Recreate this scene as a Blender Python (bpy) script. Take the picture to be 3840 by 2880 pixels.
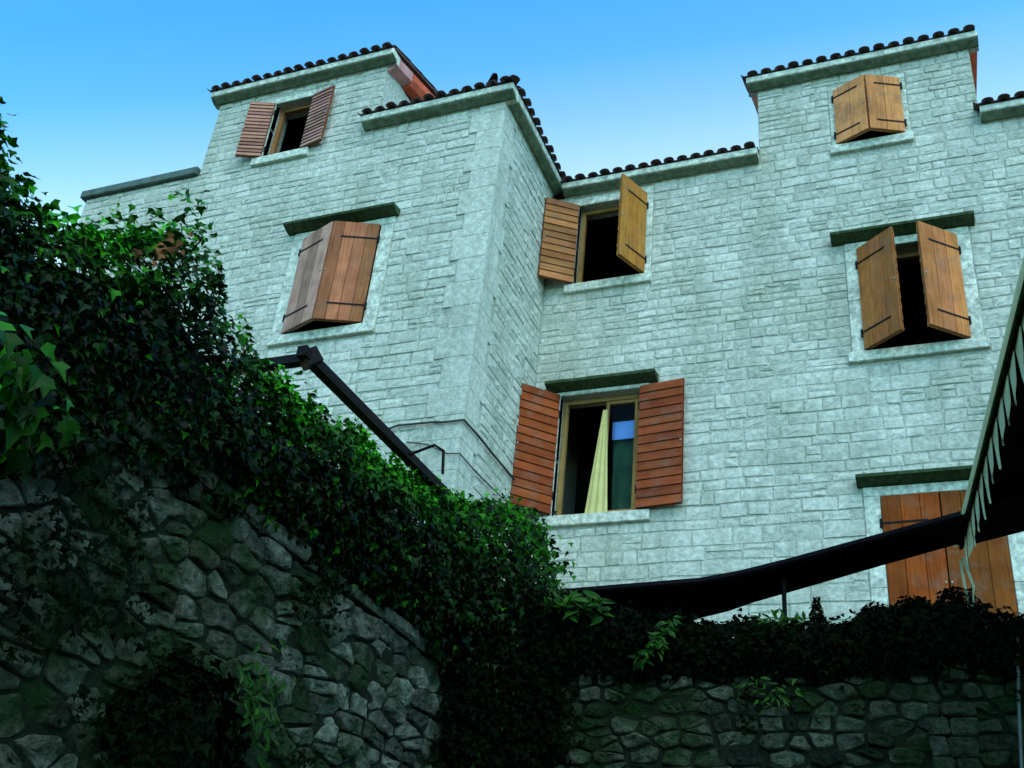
import bpy, bmesh, math, random
from mathutils import Vector, Matrix, noise
import numpy as np

for o in list(bpy.data.objects):
    bpy.data.objects.remove(o)
scene = bpy.context.scene
COL = scene.collection
rnd = random.Random(7)
R = math.radians

# ------------------------------------------------------------------ camera
cam_data = bpy.data.cameras.new('camera')
cam = bpy.data.objects.new('camera', cam_data)
COL.objects.link(cam)
cam_data.sensor_width = 36.0
cam_data.angle = R(49.84)
cam_data.clip_end = 2000
cam_data.clip_start = 0.05
c_right = Vector((0.92858159, 0.35927845, 0.09303341))
c_up = Vector((0.11049086, -0.5069368, 0.85487242))
c_fwd = Vector((-0.3542993, 0.78353945, 0.51042917))
m = Matrix((c_right, c_up, -c_fwd)).transposed().to_4x4()
m.translation = Vector((0, 0, 1.6))
cam.matrix_world = m
scene.camera = cam

# ------------------------------------------------------------------ world and sun
SUN_EL, SUN_AZ = 52.0, 140.0         # azimuth measured from +Y (behind the houses), negative = towards -X
world = bpy.data.worlds.new('World')
scene.world = world
world.use_nodes = True
wn, wl = world.node_tree.nodes, world.node_tree.links
wn.clear()
sky = wn.new('ShaderNodeTexSky')
sky.sky_type = 'NISHITA'
sky.sun_disc = False
sky.sun_elevation = R(SUN_EL)
sky.sun_rotation = R(SUN_AZ)
sky.altitude = 0
sky.air_density = 1.0
sky.dust_density = 0.3
sky.ozone_density = 3.0
tint = wn.new('ShaderNodeMix')          # multiplies the sky by the tint ramp
tint.data_type = 'RGBA'; tint.blend_type = 'MULTIPLY'
tint.inputs['Factor'].default_value = 1.0
tint.inputs['B'].default_value = (0.62, 1.0, 0.98, 1)
bg = wn.new('ShaderNodeBackground')
bg.inputs['Strength'].default_value = 0.12
wo = wn.new('ShaderNodeOutputWorld')
tcw = wn.new('ShaderNodeTexCoord'); dotn = wn.new('ShaderNodeVectorMath'); dotn.operation = 'DOT_PRODUCT'
dotn.inputs[1].default_value = Vector((0.10, -0.90, 1.0)).normalized()   # haze is palest low beyond the houses
wl.new(tcw.outputs['Generated'], dotn.inputs[0])
half = wn.new('ShaderNodeMath'); half.operation = 'MULTIPLY_ADD'; half.inputs[1].default_value = 0.5; half.inputs[2].default_value = 0.5
wl.new(dotn.outputs['Value'], half.inputs[0])
sr = wn.new('ShaderNodeValToRGB')        # tint along the tilted axis, palest low beyond the houses
els = sr.color_ramp.elements
els[0].position = 0.25; els[0].color = (0.60, 0.65, 0.60, 1)
els[1].position = 1.0; els[1].color = (1.0, 1.25, 1.15, 1)  # out of view, red raised to warm the light on the facade
for p_, c_ in ((0.45, (2.4, 2.2, 1.5)), (0.50, (2.3, 2.2, 1.5)), (0.53, (1.25, 1.72, 1.5)), (0.555, (0.60, 1.42, 1.5)), (0.585, (0.38, 1.25, 1.5)), (0.66, (0.45, 1.25, 1.4))):
    e_ = els.new(p_); e_.color = (*c_, 1)
wl.new(half.outputs[0], sr.inputs['Fac'])
wl.new(sr.outputs['Color'], tint.inputs['B'])
wl.new(sky.outputs['Color'], tint.inputs['A'])
wl.new(tint.outputs['Result'], bg.inputs['Color'])
wl.new(bg.outputs['Background'], wo.inputs['Surface'])

sun_d = bpy.data.lights.new('sun', 'SUN')
sun_d.energy = 0.7                      # broad sun added behind the viewer as soft skylight on the facade
sun_d.angle = R(60)
sun_d.color = (1.0, 0.98, 0.90)
sun = bpy.data.objects.new('sun', sun_d)
COL.objects.link(sun)
sd = Vector((math.sin(R(SUN_AZ)) * math.cos(R(SUN_EL)), math.cos(R(SUN_AZ)) * math.cos(R(SUN_EL)), math.sin(R(SUN_EL))))
sun.rotation_euler = sd.to_track_quat('Z', 'Y').to_euler()
sun.location = (0, 0, 30)

scene.view_settings.view_transform = 'Standard'
scene.view_settings.look = 'None'
scene.view_settings.exposure = 1.35
scene.view_settings.gamma = 1.0
scene.render.engine = 'CYCLES'
scene.cycles.max_bounces = 6

# ------------------------------------------------------------------ materials
def mat(name):
    mm = bpy.data.materials.new(name)
    mm.use_nodes = True
    nt = mm.node_tree
    return mm, nt, nt.nodes, nt.links, nt.nodes['Principled BSDF']

def ramp(nodes, stops):
    r = nodes.new('ShaderNodeValToRGB')
    e = r.color_ramp.elements
    while len(e) < len(stops):
        e.new(0.5)
    for i, (p, c) in enumerate(stops):
        e[i].position = p
        e[i].color = (*c, 1) if len(c) == 3 else c
    return r

def mix(nodes, links, a, b, fac, mode='MIX'):
    x = nodes.new('ShaderNodeMix'); x.data_type = 'RGBA'; x.blend_type = mode
    for key, v in (('A', a), ('B', b)):
        if isinstance(v, tuple):
            x.inputs[key].default_value = (*v, 1)
        else:
            links.new(v, x.inputs[key])
    if isinstance(fac, (int, float)):
        x.inputs['Factor'].default_value = fac
    else:
        links.new(fac, x.inputs['Factor'])
    return x.outputs['Result']

def tex_noise(nodes, links, scale, detail=4, rough=0.55, vec=None):
    n = nodes.new('ShaderNodeTexNoise')
    n.inputs['Scale'].default_value = scale
    n.inputs['Detail'].default_value = detail
    n.inputs['Roughness'].default_value = rough
    if vec is not None:
        links.new(vec, n.inputs['Vector'])
    return n

def bump(nodes, links, height, strength, dist, bsdf):
    b = nodes.new('ShaderNodeBump')
    b.inputs['Strength'].default_value = strength
    b.inputs['Distance'].default_value = dist
    links.new(height, b.inputs['Height'])
    links.new(b.outputs['Normal'], bsdf.inputs['Normal'])

def stone_mat(name, dark, light, stain, stain_amt, moss=None, bump_d=0.02, fine=28.0, speck=0.75, streak=False, moss_at=0.5):
    mm, nt, n, l, b = mat(name)
    geo = n.new('ShaderNodeNewGeometry')
    pos = geo.outputs['Position']
    at = n.new('ShaderNodeAttribute'); at.attribute_name = 'tone'
    base = ramp(n, [(0.0, dark), (1.0, light)])
    l.new(at.outputs['Fac'], base.inputs['Fac'])
    n1 = tex_noise(n, l, 1.1, 5, 0.6, pos)
    r1 = ramp(n, [(0.42, (0, 0, 0)), (0.72, (1, 1, 1))])
    l.new(n1.outputs['Fac'], r1.inputs['Fac'])
    mm1 = n.new('ShaderNodeMath'); mm1.operation = 'MULTIPLY'; mm1.inputs[1].default_value = stain_amt
    l.new(r1.outputs['Color'], mm1.inputs[0])
    c = mix(n, l, base.outputs['Color'], stain, mm1.outputs[0])
    n2 = tex_noise(n, l, fine, 6, 0.7, pos)
    r2 = ramp(n, [(0.34, (0.38, 0.38, 0.38)), (0.5, (0.92, 0.92, 0.92)), (0.66, (1.55, 1.55, 1.55))])
    l.new(n2.outputs['Fac'], r2.inputs['Fac'])
    c = mix(n, l, c, r2.outputs['Color'], speck, 'MULTIPLY')
    if streak:                                                          # rain streaks and grime
        mp = n.new('ShaderNodeMapping'); mp.inputs['Scale'].default_value = (3.2, 3.2, 0.45)
        l.new(pos, mp.inputs['Vector'])
        n4 = tex_noise(n, l, 1.0, 5, 0.65, mp.outputs['Vector'])
        r4 = ramp(n, [(0.38, (0.62, 0.64, 0.58)), (0.55, (1, 1, 1)), (0.75, (1.1, 1.08, 1.04))])
        l.new(n4.outputs['Fac'], r4.inputs['Fac'])
        c = mix(n, l, c, r4.outputs['Color'], 0.5, 'MULTIPLY')
    if moss:
        n3 = tex_noise(n, l, 2.3, 6, 0.65, pos)
        r3 = ramp(n, [(moss_at, (0, 0, 0)), (moss_at + 0.13, (1, 1, 1))])
        l.new(n3.outputs['Fac'], r3.inputs['Fac'])
        m3 = n.new('ShaderNodeMath'); m3.operation = 'MULTIPLY'; m3.inputs[1].default_value = 0.8
        l.new(r3.outputs['Color'], m3.inputs[0])
        c = mix(n, l, c, moss, m3.outputs[0])
    l.new(c, b.inputs['Base Color'])
    b.inputs['Roughness'].default_value = 0.95
    b.inputs['Specular IOR Level'].default_value = 0.06
    bump(n, l, n2.outputs['Fac'], 1.0, bump_d, b)
    return mm

M = {}
M['facade'] = stone_mat('facade_limestone', (0.46, 0.49, 0.41), (0.62, 0.635, 0.545), (0.40, 0.42, 0.31), 0.5, None, 0.014, 17, 0.42, True)
M['dressed'] = stone_mat('dressed_limestone', (0.55, 0.58, 0.48), (0.61, 0.64, 0.53), (0.42, 0.46, 0.35), 0.4, None, 0.004, 16)
M['mortar'] = stone_mat('lime_mortar', (0.42, 0.445, 0.365), (0.50, 0.52, 0.44), (0.20, 0.24, 0.15), 0.65, None, 0.01, 35)
M['drip'] = stone_mat('weathered_drip_stone', (0.045, 0.075, 0.035), (0.07, 0.10, 0.05), (0.02, 0.035, 0.012), 0.6, None, 0.006, 20)
M['soffit'] = stone_mat('soffit_shade_stone', (0.12, 0.16, 0.10), (0.17, 0.21, 0.14), (0.07, 0.10, 0.05), 0.6, None, 0.006, 14)  # dark tone holds the shade under the cornice
M['rubble'] = stone_mat('rubble_stone', (0.028, 0.040, 0.028), (0.27, 0.31, 0.23), (0.055, 0.05, 0.018), 0.7, (0.012, 0.050, 0.008), 0.12, 21, 1.0, False, 0.46)
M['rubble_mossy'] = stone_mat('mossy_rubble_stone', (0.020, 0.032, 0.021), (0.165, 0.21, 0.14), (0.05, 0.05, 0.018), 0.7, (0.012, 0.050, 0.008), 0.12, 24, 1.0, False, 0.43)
M['rubble_joint'] = stone_mat('earth_joint', (0.009, 0.014, 0.008), (0.017, 0.022, 0.013), (0.008, 0.016, 0.005), 0.7, None, 0.02, 30)

def plain(name, col, rough=0.7, metal=0.0, nscale=12.0, var=0.35, bumpd=0.0, spec=0.1):
    mm, nt, n, l, b = mat(name)
    tc = n.new('ShaderNodeTexCoord')
    nz = tex_noise(n, l, nscale, 5, 0.6, tc.outputs['Object'])
    r = ramp(n, [(0.3, tuple(c * (1 - var) for c in col)), (0.7, tuple(min(1, c * (1 + var * 0.6)) for c in col))])
    l.new(nz.outputs['Fac'], r.inputs['Fac'])
    l.new(r.outputs['Color'], b.inputs['Base Color'])
    b.inputs['Roughness'].default_value = rough
    b.inputs['Metallic'].default_value = metal
    b.inputs['Specular IOR Level'].default_value = spec
    if bumpd:
        bump(n, l, nz.outputs['Fac'], 0.6, bumpd, b)
    return mm

M['tile'] = plain('terracotta_tile', (0.10, 0.062, 0.056), 0.9, 0, 9, 0.5, 0.004, 0.15)
M['verge'] = plain('red_terracotta', (0.52, 0.09, 0.04), 0.75, 0, 7, 0.3, 0.003)
M['verge_pink'] = plain('pink_plaster', (0.50, 0.24, 0.22), 0.8, 0, 7, 0.3, 0.003)
M['iron'] = plain('black_iron', (0.012, 0.012, 0.014), 0.6, 0.3, 30, 0.3)
M['rail'] = plain('dark_brown_steel', (0.008, 0.006, 0.006), 0.6, 0.2, 20, 0.4)
M['cable'] = plain('grey_cable', (0.05, 0.06, 0.05), 0.7)
M['canvas'] = plain('dark_canvas', (0.012, 0.010, 0.012), 0.95, 0, 5, 0.4, 0, 0.0)
M['valance'] = plain('pale_canvas', (0.60, 0.66, 0.50), 0.9, 0, 8, 0.2)
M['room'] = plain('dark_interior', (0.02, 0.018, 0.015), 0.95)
M['curtain'] = plain('yellow_curtain', (0.62, 0.56, 0.22), 0.9, 0, 6, 0.15)
M['tree_reflection'] = plain('green_reflection', (0.022, 0.085, 0.045), 0.9, 0, 4, 0.6)  # green painted in for the trees mirrored in the pane
M['sky_reflection'] = plain('blue_reflection', (0.16, 0.36, 0.85), 0.8, 0, 3, 0.15)  # blue painted in for the sky mirrored in the pane
M['soil'] = plain('dark_soil', (0.03, 0.028, 0.018), 0.95, 0, 6, 0.4, 0.02)
M['paving'] = plain('stone_paving', (0.05, 0.055, 0.045), 0.85, 0, 3, 0.4, 0.01)
M['bark'] = plain('dark_bark', (0.006, 0.005, 0.003), 0.95, 0, 20, 0.4, 0.01)
M['coping'] = plain('grey_green_coping', (0.10, 0.14, 0.12), 0.85, 0, 8, 0.4, 0.003)
M['rope'] = plain('pale_rope', (0.15, 0.16, 0.14), 0.9)
M['white_knob'] = plain('pale_metal_catch', (0.34, 0.33, 0.28), 0.5)

_v = M['valance'].node_tree; _tr = _v.nodes.new('ShaderNodeBsdfTranslucent'); _tr.inputs['Color'].default_value = (0.85, 0.9, 0.7, 1)
_ms = _v.nodes.new('ShaderNodeMixShader'); _ms.inputs[0].default_value = 0.5
_v.links.new(_v.nodes['Principled BSDF'].outputs[0], _ms.inputs[1]); _v.links.new(_tr.outputs[0], _ms.inputs[2])
_v.links.new(_ms.outputs[0], _v.nodes['Material Output'].inputs['Surface'])

def wood_mat(name, scale):
    mm, nt, n, l, b = mat(name)
    tc = n.new('ShaderNodeTexCoord')
    oi = n.new('ShaderNodeObjectInfo')
    geo = n.new('ShaderNodeNewGeometry')
    mp = n.new('ShaderNodeMapping')
    mp.inputs['Scale'].default_value = scale
    l.new(tc.outputs['Object'], mp.inputs['Vector'])
    add = n.new('ShaderNodeVectorMath'); add.operation = 'ADD'
    sc = n.new('ShaderNodeVectorMath'); sc.operation = 'SCALE'; sc.inputs['Scale'].default_value = 40
    cmb = n.new('ShaderNodeCombineXYZ')
    l.new(oi.outputs['Random'], cmb.inputs['X']); l.new(oi.outputs['Random'], cmb.inputs['Z'])
    l.new(cmb.outputs['Vector'], sc.inputs[0])
    l.new(mp.outputs['Vector'], add.inputs[0]); l.new(sc.outputs['Vector'], add.inputs[1])
    nz = tex_noise(n, l, 1.0, 6, 0.65, add.outputs['Vector'])
    r = ramp(n, [(0.28, (0.45, 0.42, 0.40)), (0.52, (1, 1, 1)), (0.75, (1.25, 1.22, 1.15))])
    l.new(nz.outputs['Fac'], r.inputs['Fac'])
    c = mix(n, l, oi.outputs['Color'], r.outputs['Color'], 0.85, 'MULTIPLY')
    nw = tex_noise(n, l, 4.0, 4, 0.6, geo.outputs['Position'])
    rw = ramp(n, [(0.35, (0.6, 0.55, 0.5)), (0.65, (1.1, 1.1, 1.1))])
    l.new(nw.outputs['Fac'], rw.inputs['Fac'])
    c = mix(n, l, c, rw.outputs['Color'], 0.6, 'MULTIPLY')
    nf = tex_noise(n, l, 6.0, 6, 0.7, geo.outputs['Position'])          # faded, greyed patches
    rf = ramp(n, [(0.50, (0, 0, 0)), (0.74, (0.6, 0.6, 0.6))])
    l.new(nf.outputs['Fac'], rf.inputs['Fac'])
    c = mix(n, l, c, (0.19, 0.13, 0.09), rf.outputs['Color'])
    l.new(c, b.inputs['Base Color'])
    b.inputs['Roughness'].default_value = 0.6
    b.inputs['Specular IOR Level'].default_value = 0.08
    bump(n, l, nz.outputs['Fac'], 0.5, 0.002, b)
    return mm
M['wood_v'] = wood_mat('varnished_wood_upright_grain', (45, 45, 2.5))
M['wood_h'] = wood_mat('varnished_wood_level_grain', (2.5, 45, 45))

def leaf_mat(name, dark, light, rough=0.32, spec=0.6):
    mm, nt, n, l, b = mat(name)
    at = n.new('ShaderNodeAttribute'); at.attribute_name = 'tone'
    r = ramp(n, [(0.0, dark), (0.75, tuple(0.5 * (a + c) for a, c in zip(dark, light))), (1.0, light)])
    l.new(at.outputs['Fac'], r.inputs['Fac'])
    l.new(r.outputs['Color'], b.inputs['Base Color'])
    b.inputs['Roughness'].default_value = rough
    b.inputs['Specular IOR Level'].default_value = spec
    return mm
M['ivy'] = leaf_mat('ivy_leaf', (0.0010, 0.0042, 0.0005), (0.042, 0.30, 0.004), 0.35, 0.055)
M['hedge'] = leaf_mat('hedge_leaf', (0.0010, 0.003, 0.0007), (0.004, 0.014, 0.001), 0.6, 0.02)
M['bright'] = leaf_mat('fresh_leaf', (0.006, 0.032, 0.002), (0.035, 0.14, 0.006), 0.45, 0.1)

mg, nt, n, l, b = mat('window_glass')
b.inputs['Base Color'].default_value = (0.9, 0.95, 0.95, 1)
b.inputs['Transmission Weight'].default_value = 1.0
b.inputs['Roughness'].default_value = 0.02
b.inputs['IOR'].default_value = 1.1
M['glass'] = mg

# ------------------------------------------------------------------ helpers
WLOC = {}

class MB:
    """collects verts, faces and a tone per vertex"""
    def __init__(s):
        s.v, s.f, s.t = [], [], []
    def add(s, vs, fs, tone=0.5):
        k = len(s.v)
        s.v += [tuple(p) for p in vs]
        s.f += [tuple(i + k for i in q) for q in fs]
        s.t += [tone] * len(vs)
    def box(s, x0, x1, y0, y1, z0, z1, tone=0.5):
        vs = [(x, y, z) for z in (z0, z1) for y in (y0, y1) for x in (x0, x1)]
        s.add(vs, [(0, 2, 3, 1), (4, 5, 7, 6), (0, 1, 5, 4), (2, 6, 7, 3), (0, 4, 6, 2), (1, 3, 7, 5)], tone)
    def bevbox(s, x0, x1, y0, y1, z0, z1, bv=0.01, tone=0.5):
        bm = bmesh.new()
        bmesh.ops.create_cube(bm, size=1)
        for v in bm.verts:
            v.co = Vector(((x0 + x1) / 2 + v.co.x * (x1 - x0), (y0 + y1) / 2 + v.co.y * (y1 - y0), (z0 + z1) / 2 + v.co.z * (z1 - z0)))
        bmesh.ops.bevel(bm, geom=list(bm.edges), offset=bv, segments=1, affect='EDGES')
        bm.verts.index_update()
        s.add([v.co for v in bm.verts], [[v.index for v in f.verts] for f in bm.faces], tone)
        bm.free()
    def prism(s, poly, origin, e1, e2, e3, length, tone=0.5):
        """polygon (a,b) in e1,e2 extruded along e3"""
        o = Vector(origin); e1, e2, e3 = Vector(e1), Vector(e2), Vector(e3)
        k = len(poly)
        vs = [o + e1 * a + e2 * b_ for a, b_ in poly] + [o + e1 * a + e2 * b_ + e3 * length for a, b_ in poly]
        fs = [tuple(range(k))[::-1], tuple(range(k, 2 * k))] + [(i, (i + 1) % k, k + (i + 1) % k, k + i) for i in range(k)]
        s.add(vs, fs, tone)
    def tube(s, pts, r, sides=6, tone=0.5):
        pts = [Vector(p) for p in pts]
        rings = []
        for i, p in enumerate(pts):
            d = (pts[min(i + 1, len(pts) - 1)] - pts[max(i - 1, 0)]).normalized()
            a = d.cross(Vector((0, 0, 1)))
            if a.length < 1e-3:
                a = d.cross(Vector((1, 0, 0)))
            a.normalize(); bb = d.cross(a)
            rr = r[i] if isinstance(r, (list, tuple)) else r
            rings.append([p + (a * math.cos(2 * math.pi * (k + .5) / sides) + bb * math.sin(2 * math.pi * (k + .5) / sides)) * rr for k in range(sides)])
        vs = [q for ring in rings for q in ring]
        fs = []
        for i in range(len(pts) - 1):
            for k in range(sides):
                fs.append((i * sides + k, i * sides + (k + 1) % sides, (i + 1) * sides + (k + 1) % sides, (i + 1) * sides + k))
        fs.append(tuple(range(sides))[::-1]); fs.append(tuple(range((len(pts) - 1) * sides, len(pts) * sides)))
        s.add(vs, fs, tone)
    def build(s, name, m_, parent=None, origin=None, smooth=False, kind=None, color=None):
        if not s.v:
            return None
        if origin is None:
            origin = WLOC[parent] if parent is not None else (0, 0, 0)
        o3 = np.array(origin, float)
        me = bpy.data.meshes.new(name)
        me.from_pydata((np.array(s.v) - o3).tolist(), [], s.f)
        at = me.attributes.new('tone', 'FLOAT', 'POINT')
        at.data.foreach_set('value', np.array(s.t, np.float32))
        me.materials.append(m_)
        if smooth:
            me.polygons.foreach_set('use_smooth', [True] * len(me.polygons))
        me.update()
        return link(name, me, origin, parent, kind, color)

def link(name, me, origin, parent=None, kind=None, color=None):
    o = bpy.data.objects.new(name, me)
    COL.objects.link(o)
    WLOC[o] = tuple(origin)
    if parent is not None:
        o.parent = parent
        o.location = Vector(origin) - Vector(WLOC[parent])
    else:
        o.location = origin
    if kind:
        o['kind'] = kind
    if color:
        o.color = (*color, 1)
    return o

def tag(o, label, cat, group=None):
    o['label'] = label; o['category'] = cat
    if group:
        o['group'] = group
    return o

def thing(name, label, cat, loc, group=None):
    return tag(link(name, None, loc), label, cat, group)

# ------------------------------------------------------------------ ground
mb = MB(); mb.add([(-60, -60, 0), (60, -60, 0), (60, 60, 0), (-60, 60, 0)], [(0, 1, 2, 3)])
mb.build('ground', M['paving'])['kind'] = 'structure'
mb = MB(); mb.box(-16, -3.25, -6, 8.28, 0.004, 3.28)
mb.build('terrain', M['soil'])['kind'] = 'structure'
mb = MB(); mb.box(-3.24, 9, 6.42, 9.98, 0.004, 3.40)
mb.build('terrace', M['soil'])['kind'] = 'structure'

# ------------------------------------------------------------------ masonry
def block_mesh(mb, fr, a0, a1, z0, z1, proud, rg, tone, rough=0.75, ch=0.008):
    """one squared stone: fr(a, out, z) -> world; back ring in the joint, chamfered face with an uneven middle"""
    j = lambda s: rg.uniform(-s, s) * rough
    wob = lambda a, z: 0.016 * noise.noise(Vector((a * 1.7, z * 2.3, 4.0))) + 0.006 * noise.noise(Vector((a * 7, z * 7, 1.0)))
    ca = [(a0, z0), (a1, z0), (a1, z1), (a0, z1)]
    ca = [(a + j(0.009), z + wob(a, z) + j(0.006)) for a, z in ca]
    cx, cz = (a0 + a1) / 2, (z0 + z1) / 2
    vs = [fr(a, -0.01, z) for a, z in ca]
    ins = []
    for a, z in ca:
        da = ch * (1 if a < cx else -1) * rg.uniform(0.6, 1.6); dz = ch * (1 if z < cz else -1) * rg.uniform(0.6, 1.6)
        ins.append(fr(a + da, proud + j(0.005), z + dz))
    vs += ins
    w = a1 - a0
    t = rg.uniform(0.35, 0.65)
    vs.append(fr(a0 + w * t * 0.75, proud + abs(j(0.010)) + 0.002, cz + j(0.02)))
    vs.append(fr(a0 + w * (0.45 + t * 0.5), proud + abs(j(0.010)), cz + j(0.02)))
    fs = [(i, (i + 1) % 4, 4 + (i + 1) % 4, 4 + i) for i in range(4)]
    fs += [(4, 5, 9, 8), (5, 6, 9), (6, 7, 8, 9), (7, 4, 8)]
    mb.add(vs, fs, tone)

def free_intervals(a0, a1, z0, z1, blocks):
    iv = [(a0, a1)]
    for (b0, b1, c0, c1) in blocks:
        ov = min(z1, c1) - max(z0, c0)
        if ov > 0.25 * (z1 - z0):
            nv = []
            for (p, q) in iv:
                if b1 <= p or b0 >= q:
                    nv.append((p, q))
                else:
                    if b0 - p > 0.04: nv.append((p, b0))
                    if q - b1 > 0.04: nv.append((b1, q))
            iv = nv
    return iv

def courses(fr, a0, a1, zlo, zhi, blocks, rg, hmin=0.085, hmax=0.15, wmin=0.10, wmax=0.30, proud=0.006, gap=0.0035):
    """list of (area, centre, builder) for a coursed wall"""
    out = []
    z = zlo
    while z < zhi - 0.03:
        big = 1.0 + 0.22 * max(0.0, min(1.0, (8.2 - z) / 1.0)) * (1 if wmax < 0.5 else 0)   # larger blocks low on the walls
        h = rg.uniform(hmin, hmax) * big
        if zhi - (z + h) < 0.06:
            h = zhi - z
        for (p, q) in free_intervals(a0, a1, z, z + h, blocks):
            a = p
            while a < q - 0.01:
                w = rg.uniform(wmin, wmax) * (0.8 + h / 0.4) * (1 + 0.5 * (big - 1))
                if q - (a + w) < 0.1:
                    w = q - a
                if w > 0.5:
                    w *= 0.5
                # now and then two thin stones instead of one
                parts = [(z, z + h)]
                if h > 0.135 and rg.random() < 0.18:
                    s = z + h * rg.uniform(0.4, 0.6); parts = [(z, s), (s, z + h)]
                for (u0, u1) in parts:
                    m1 = MB()
                    tone = min(1, max(0, rg.gauss(0.55, 0.27)))
                    g = gap * (rg.uniform(0.2, 1.3) if rg.random() < 0.85 else rg.uniform(1.6, 3.2))
                    block_mesh(m1, fr, a + g, a + w - g * 0.6, u0 + g * 0.8, u1 - g * 0.8, proud * rg.uniform(0.2, 1.9), rg, tone)
                    out.append((m1, fr(a + w / 2, 0, (u0 + u1) / 2), w * (u1 - u0)))
                a += w
        z += h
    return out

def place_pieces(pieces, parent, m_, name, limit, rest_name, camp=(0, 0, 1.6), xmax=1.5):
    """the pieces that show largest become parts, the rest one part"""
    def key(p):
        d2 = sum((a - b_) ** 2 for a, b_ in zip(p[1], camp))
        return -(p[2] / d2) if p[1][0] < xmax else 1
    pieces = sorted(pieces, key=key)
    for mb_, c, s in pieces[:limit]:
        mb_.build(name, m_, parent, origin=c)
    rest = MB()
    for mb_, c, s in pieces[limit:]:
        k = len(rest.v)
        rest.v += mb_.v; rest.t += mb_.t
        rest.f += [tuple(i + k for i in q) for q in mb_.f]
    rest.build(rest_name, m_, parent, kind='stuff')

def wall_sheet(mb, fr, a_list, z_list, inside, holes, depth):
    """wall face with openings; reveals go `depth` inwards"""
    A = sorted(set(a_list + [h[0] for h in holes] + [h[1] for h in holes]))
    Z = sorted(set(z_list + [h[2] for h in holes] + [h[3] for h in holes]))
    for i in range(len(A) - 1):
        for j in range(len(Z) - 1):
            ca, cz = (A[i] + A[i + 1]) / 2, (Z[j] + Z[j + 1]) / 2
            if not inside(ca, cz) or any(h[0] < ca < h[1] and h[2] < cz < h[3] for h in holes):
                continue
            mb.add([fr(A[i], 0, Z[j]), fr(A[i + 1], 0, Z[j]), fr(A[i + 1], 0, Z[j + 1]), fr(A[i], 0, Z[j + 1])], [(0, 1, 2, 3)])
    for h in holes:
        c = [(h[0], h[2]), (h[1], h[2]), (h[1], h[3]), (h[0], h[3])]
        vs = [fr(a, 0, z) for a, z in c] + [fr(a, -depth, z) for a, z in c]
        mb.add(vs, [(i, 4 + i, 4 + (i + 1) % 4, (i + 1) % 4) for i in range(4)])

def room(mb, fr, h, d0, d1):
    e = 0.35
    c0 = [(h[0] - e, h[2] - e), (h[1] + e, h[2] - e), (h[1] + e, h[3] + e), (h[0] - e, h[3] + e)]
    vs = [fr(a, -d0, z) for a, z in c0] + [fr(a, -d1, z) for a, z in c0]
    mb.add(vs, [(i, 4 + i, 4 + (i + 1) % 4, (i + 1) % 4) for i in range(4)] + [(4, 5, 6, 7)])
    # back side of the wall around the opening
    ho = [(h[0], h[2]), (h[1], h[2]), (h[1], h[3]), (h[0], h[3])]
    vs = [fr(a, -d0, z) for a, z in c0] + [fr(a, -d0, z) for a, z in ho]
    mb.add(vs, [(i, (i + 1) % 4, 4 + (i + 1) % 4, 4 + i) for i in range(4)])

# ------------------------------------------------------------------ shutters
def shutter(parent, hinge, side, w, h, angle, col, col_in=None, straps=True, label=None, nslat=10, nplank=3):
    """side=+1: hinged on the left jamb, -1: on the right. angle = degrees opened outwards"""
    s = side
    root_mb = MB()
    x0, x1 = (0.0, w) if s > 0 else (-w, 0.0)
    root_mb.box(x0, x1, -0.006, 0.006, 0, h)
    col_in = col_in or col
    me_o = root_mb.build('shutter', M['wood_v'], None, origin=(0, 0, 0), color=tuple(c * 0.5 for c in col))
    o = me_o
    o.parent = parent
    o.location = Vector(hinge) - Vector(WLOC[parent])
    o.rotation_euler = (0, 0, R(-angle * s))
    if label:
        o['label'] = label
    def part(name, mbx, mm, c):
        q = mbx.build(name, mm, None, origin=(0, 0, 0), color=c)
        q.parent = o
        q.location = (0, 0, 0)
        return q
    jit = lambda c: tuple(min(1, max(0, v * f)) for v, f in zip(c, (lambda k: (k, k * rnd.uniform(0.93, 1.05), k * rnd.uniform(0.9, 1.08)))(rnd.uniform(0.68, 1.25))))
    pw = w / nplank
    for i in range(nplank):
        m1 = MB(); m1.bevbox(x0 + i * pw + 0.002, x0 + (i + 1) * pw - 0.002, -0.024, -0.0062, 0.001, h - 0.001, 0.003)
        part('plank', m1, M['wood_v'], jit(col))
    sh = h / nslat
    for i in range(nslat):
        m1 = MB()
        m1.prism([(0.0062, i * sh + 0.003), (0.026, i * sh + 0.003), (0.014, (i + 1) * sh - 0.003), (0.0062, (i + 1) * sh - 0.003)],
                 (x0 + 0.006, 0, 0), (0, 1, 0), (0, 0, 1), (1, 0, 0), w - 0.012)
        part('slat', m1, M['wood_h'], jit(col_in))
    if straps:
        for zc in (0.16 * h, 0.84 * h):
            m1 = MB()
            if s > 0:
                m1.box(0.0, w * 0.78, -0.031, -0.0245, zc - 0.009, zc + 0.009)
                m1.tube([(-0.012, -0.02, zc - 0.045), (-0.012, -0.02, zc + 0.045)], 0.014, 6)
            else:
                m1.box(-w * 0.78, 0.0, -0.031, -0.0245, zc - 0.009, zc + 0.009)
                m1.tube([(0.012, -0.02, zc - 0.045), (0.012, -0.02, zc + 0.045)], 0.014, 6)
            part('hinge', m1, M['iron'], None)
    m1 = MB()
    fx = x1 - 0.02 if s > 0 else x0 + 0.02
    m1.box(fx - 0.007, fx + 0.007, -0.034, 0.030, h * 0.48, h * 0.48 + 0.022)
    part('catch', m1, M['white_knob'], None)
    return o

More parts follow.
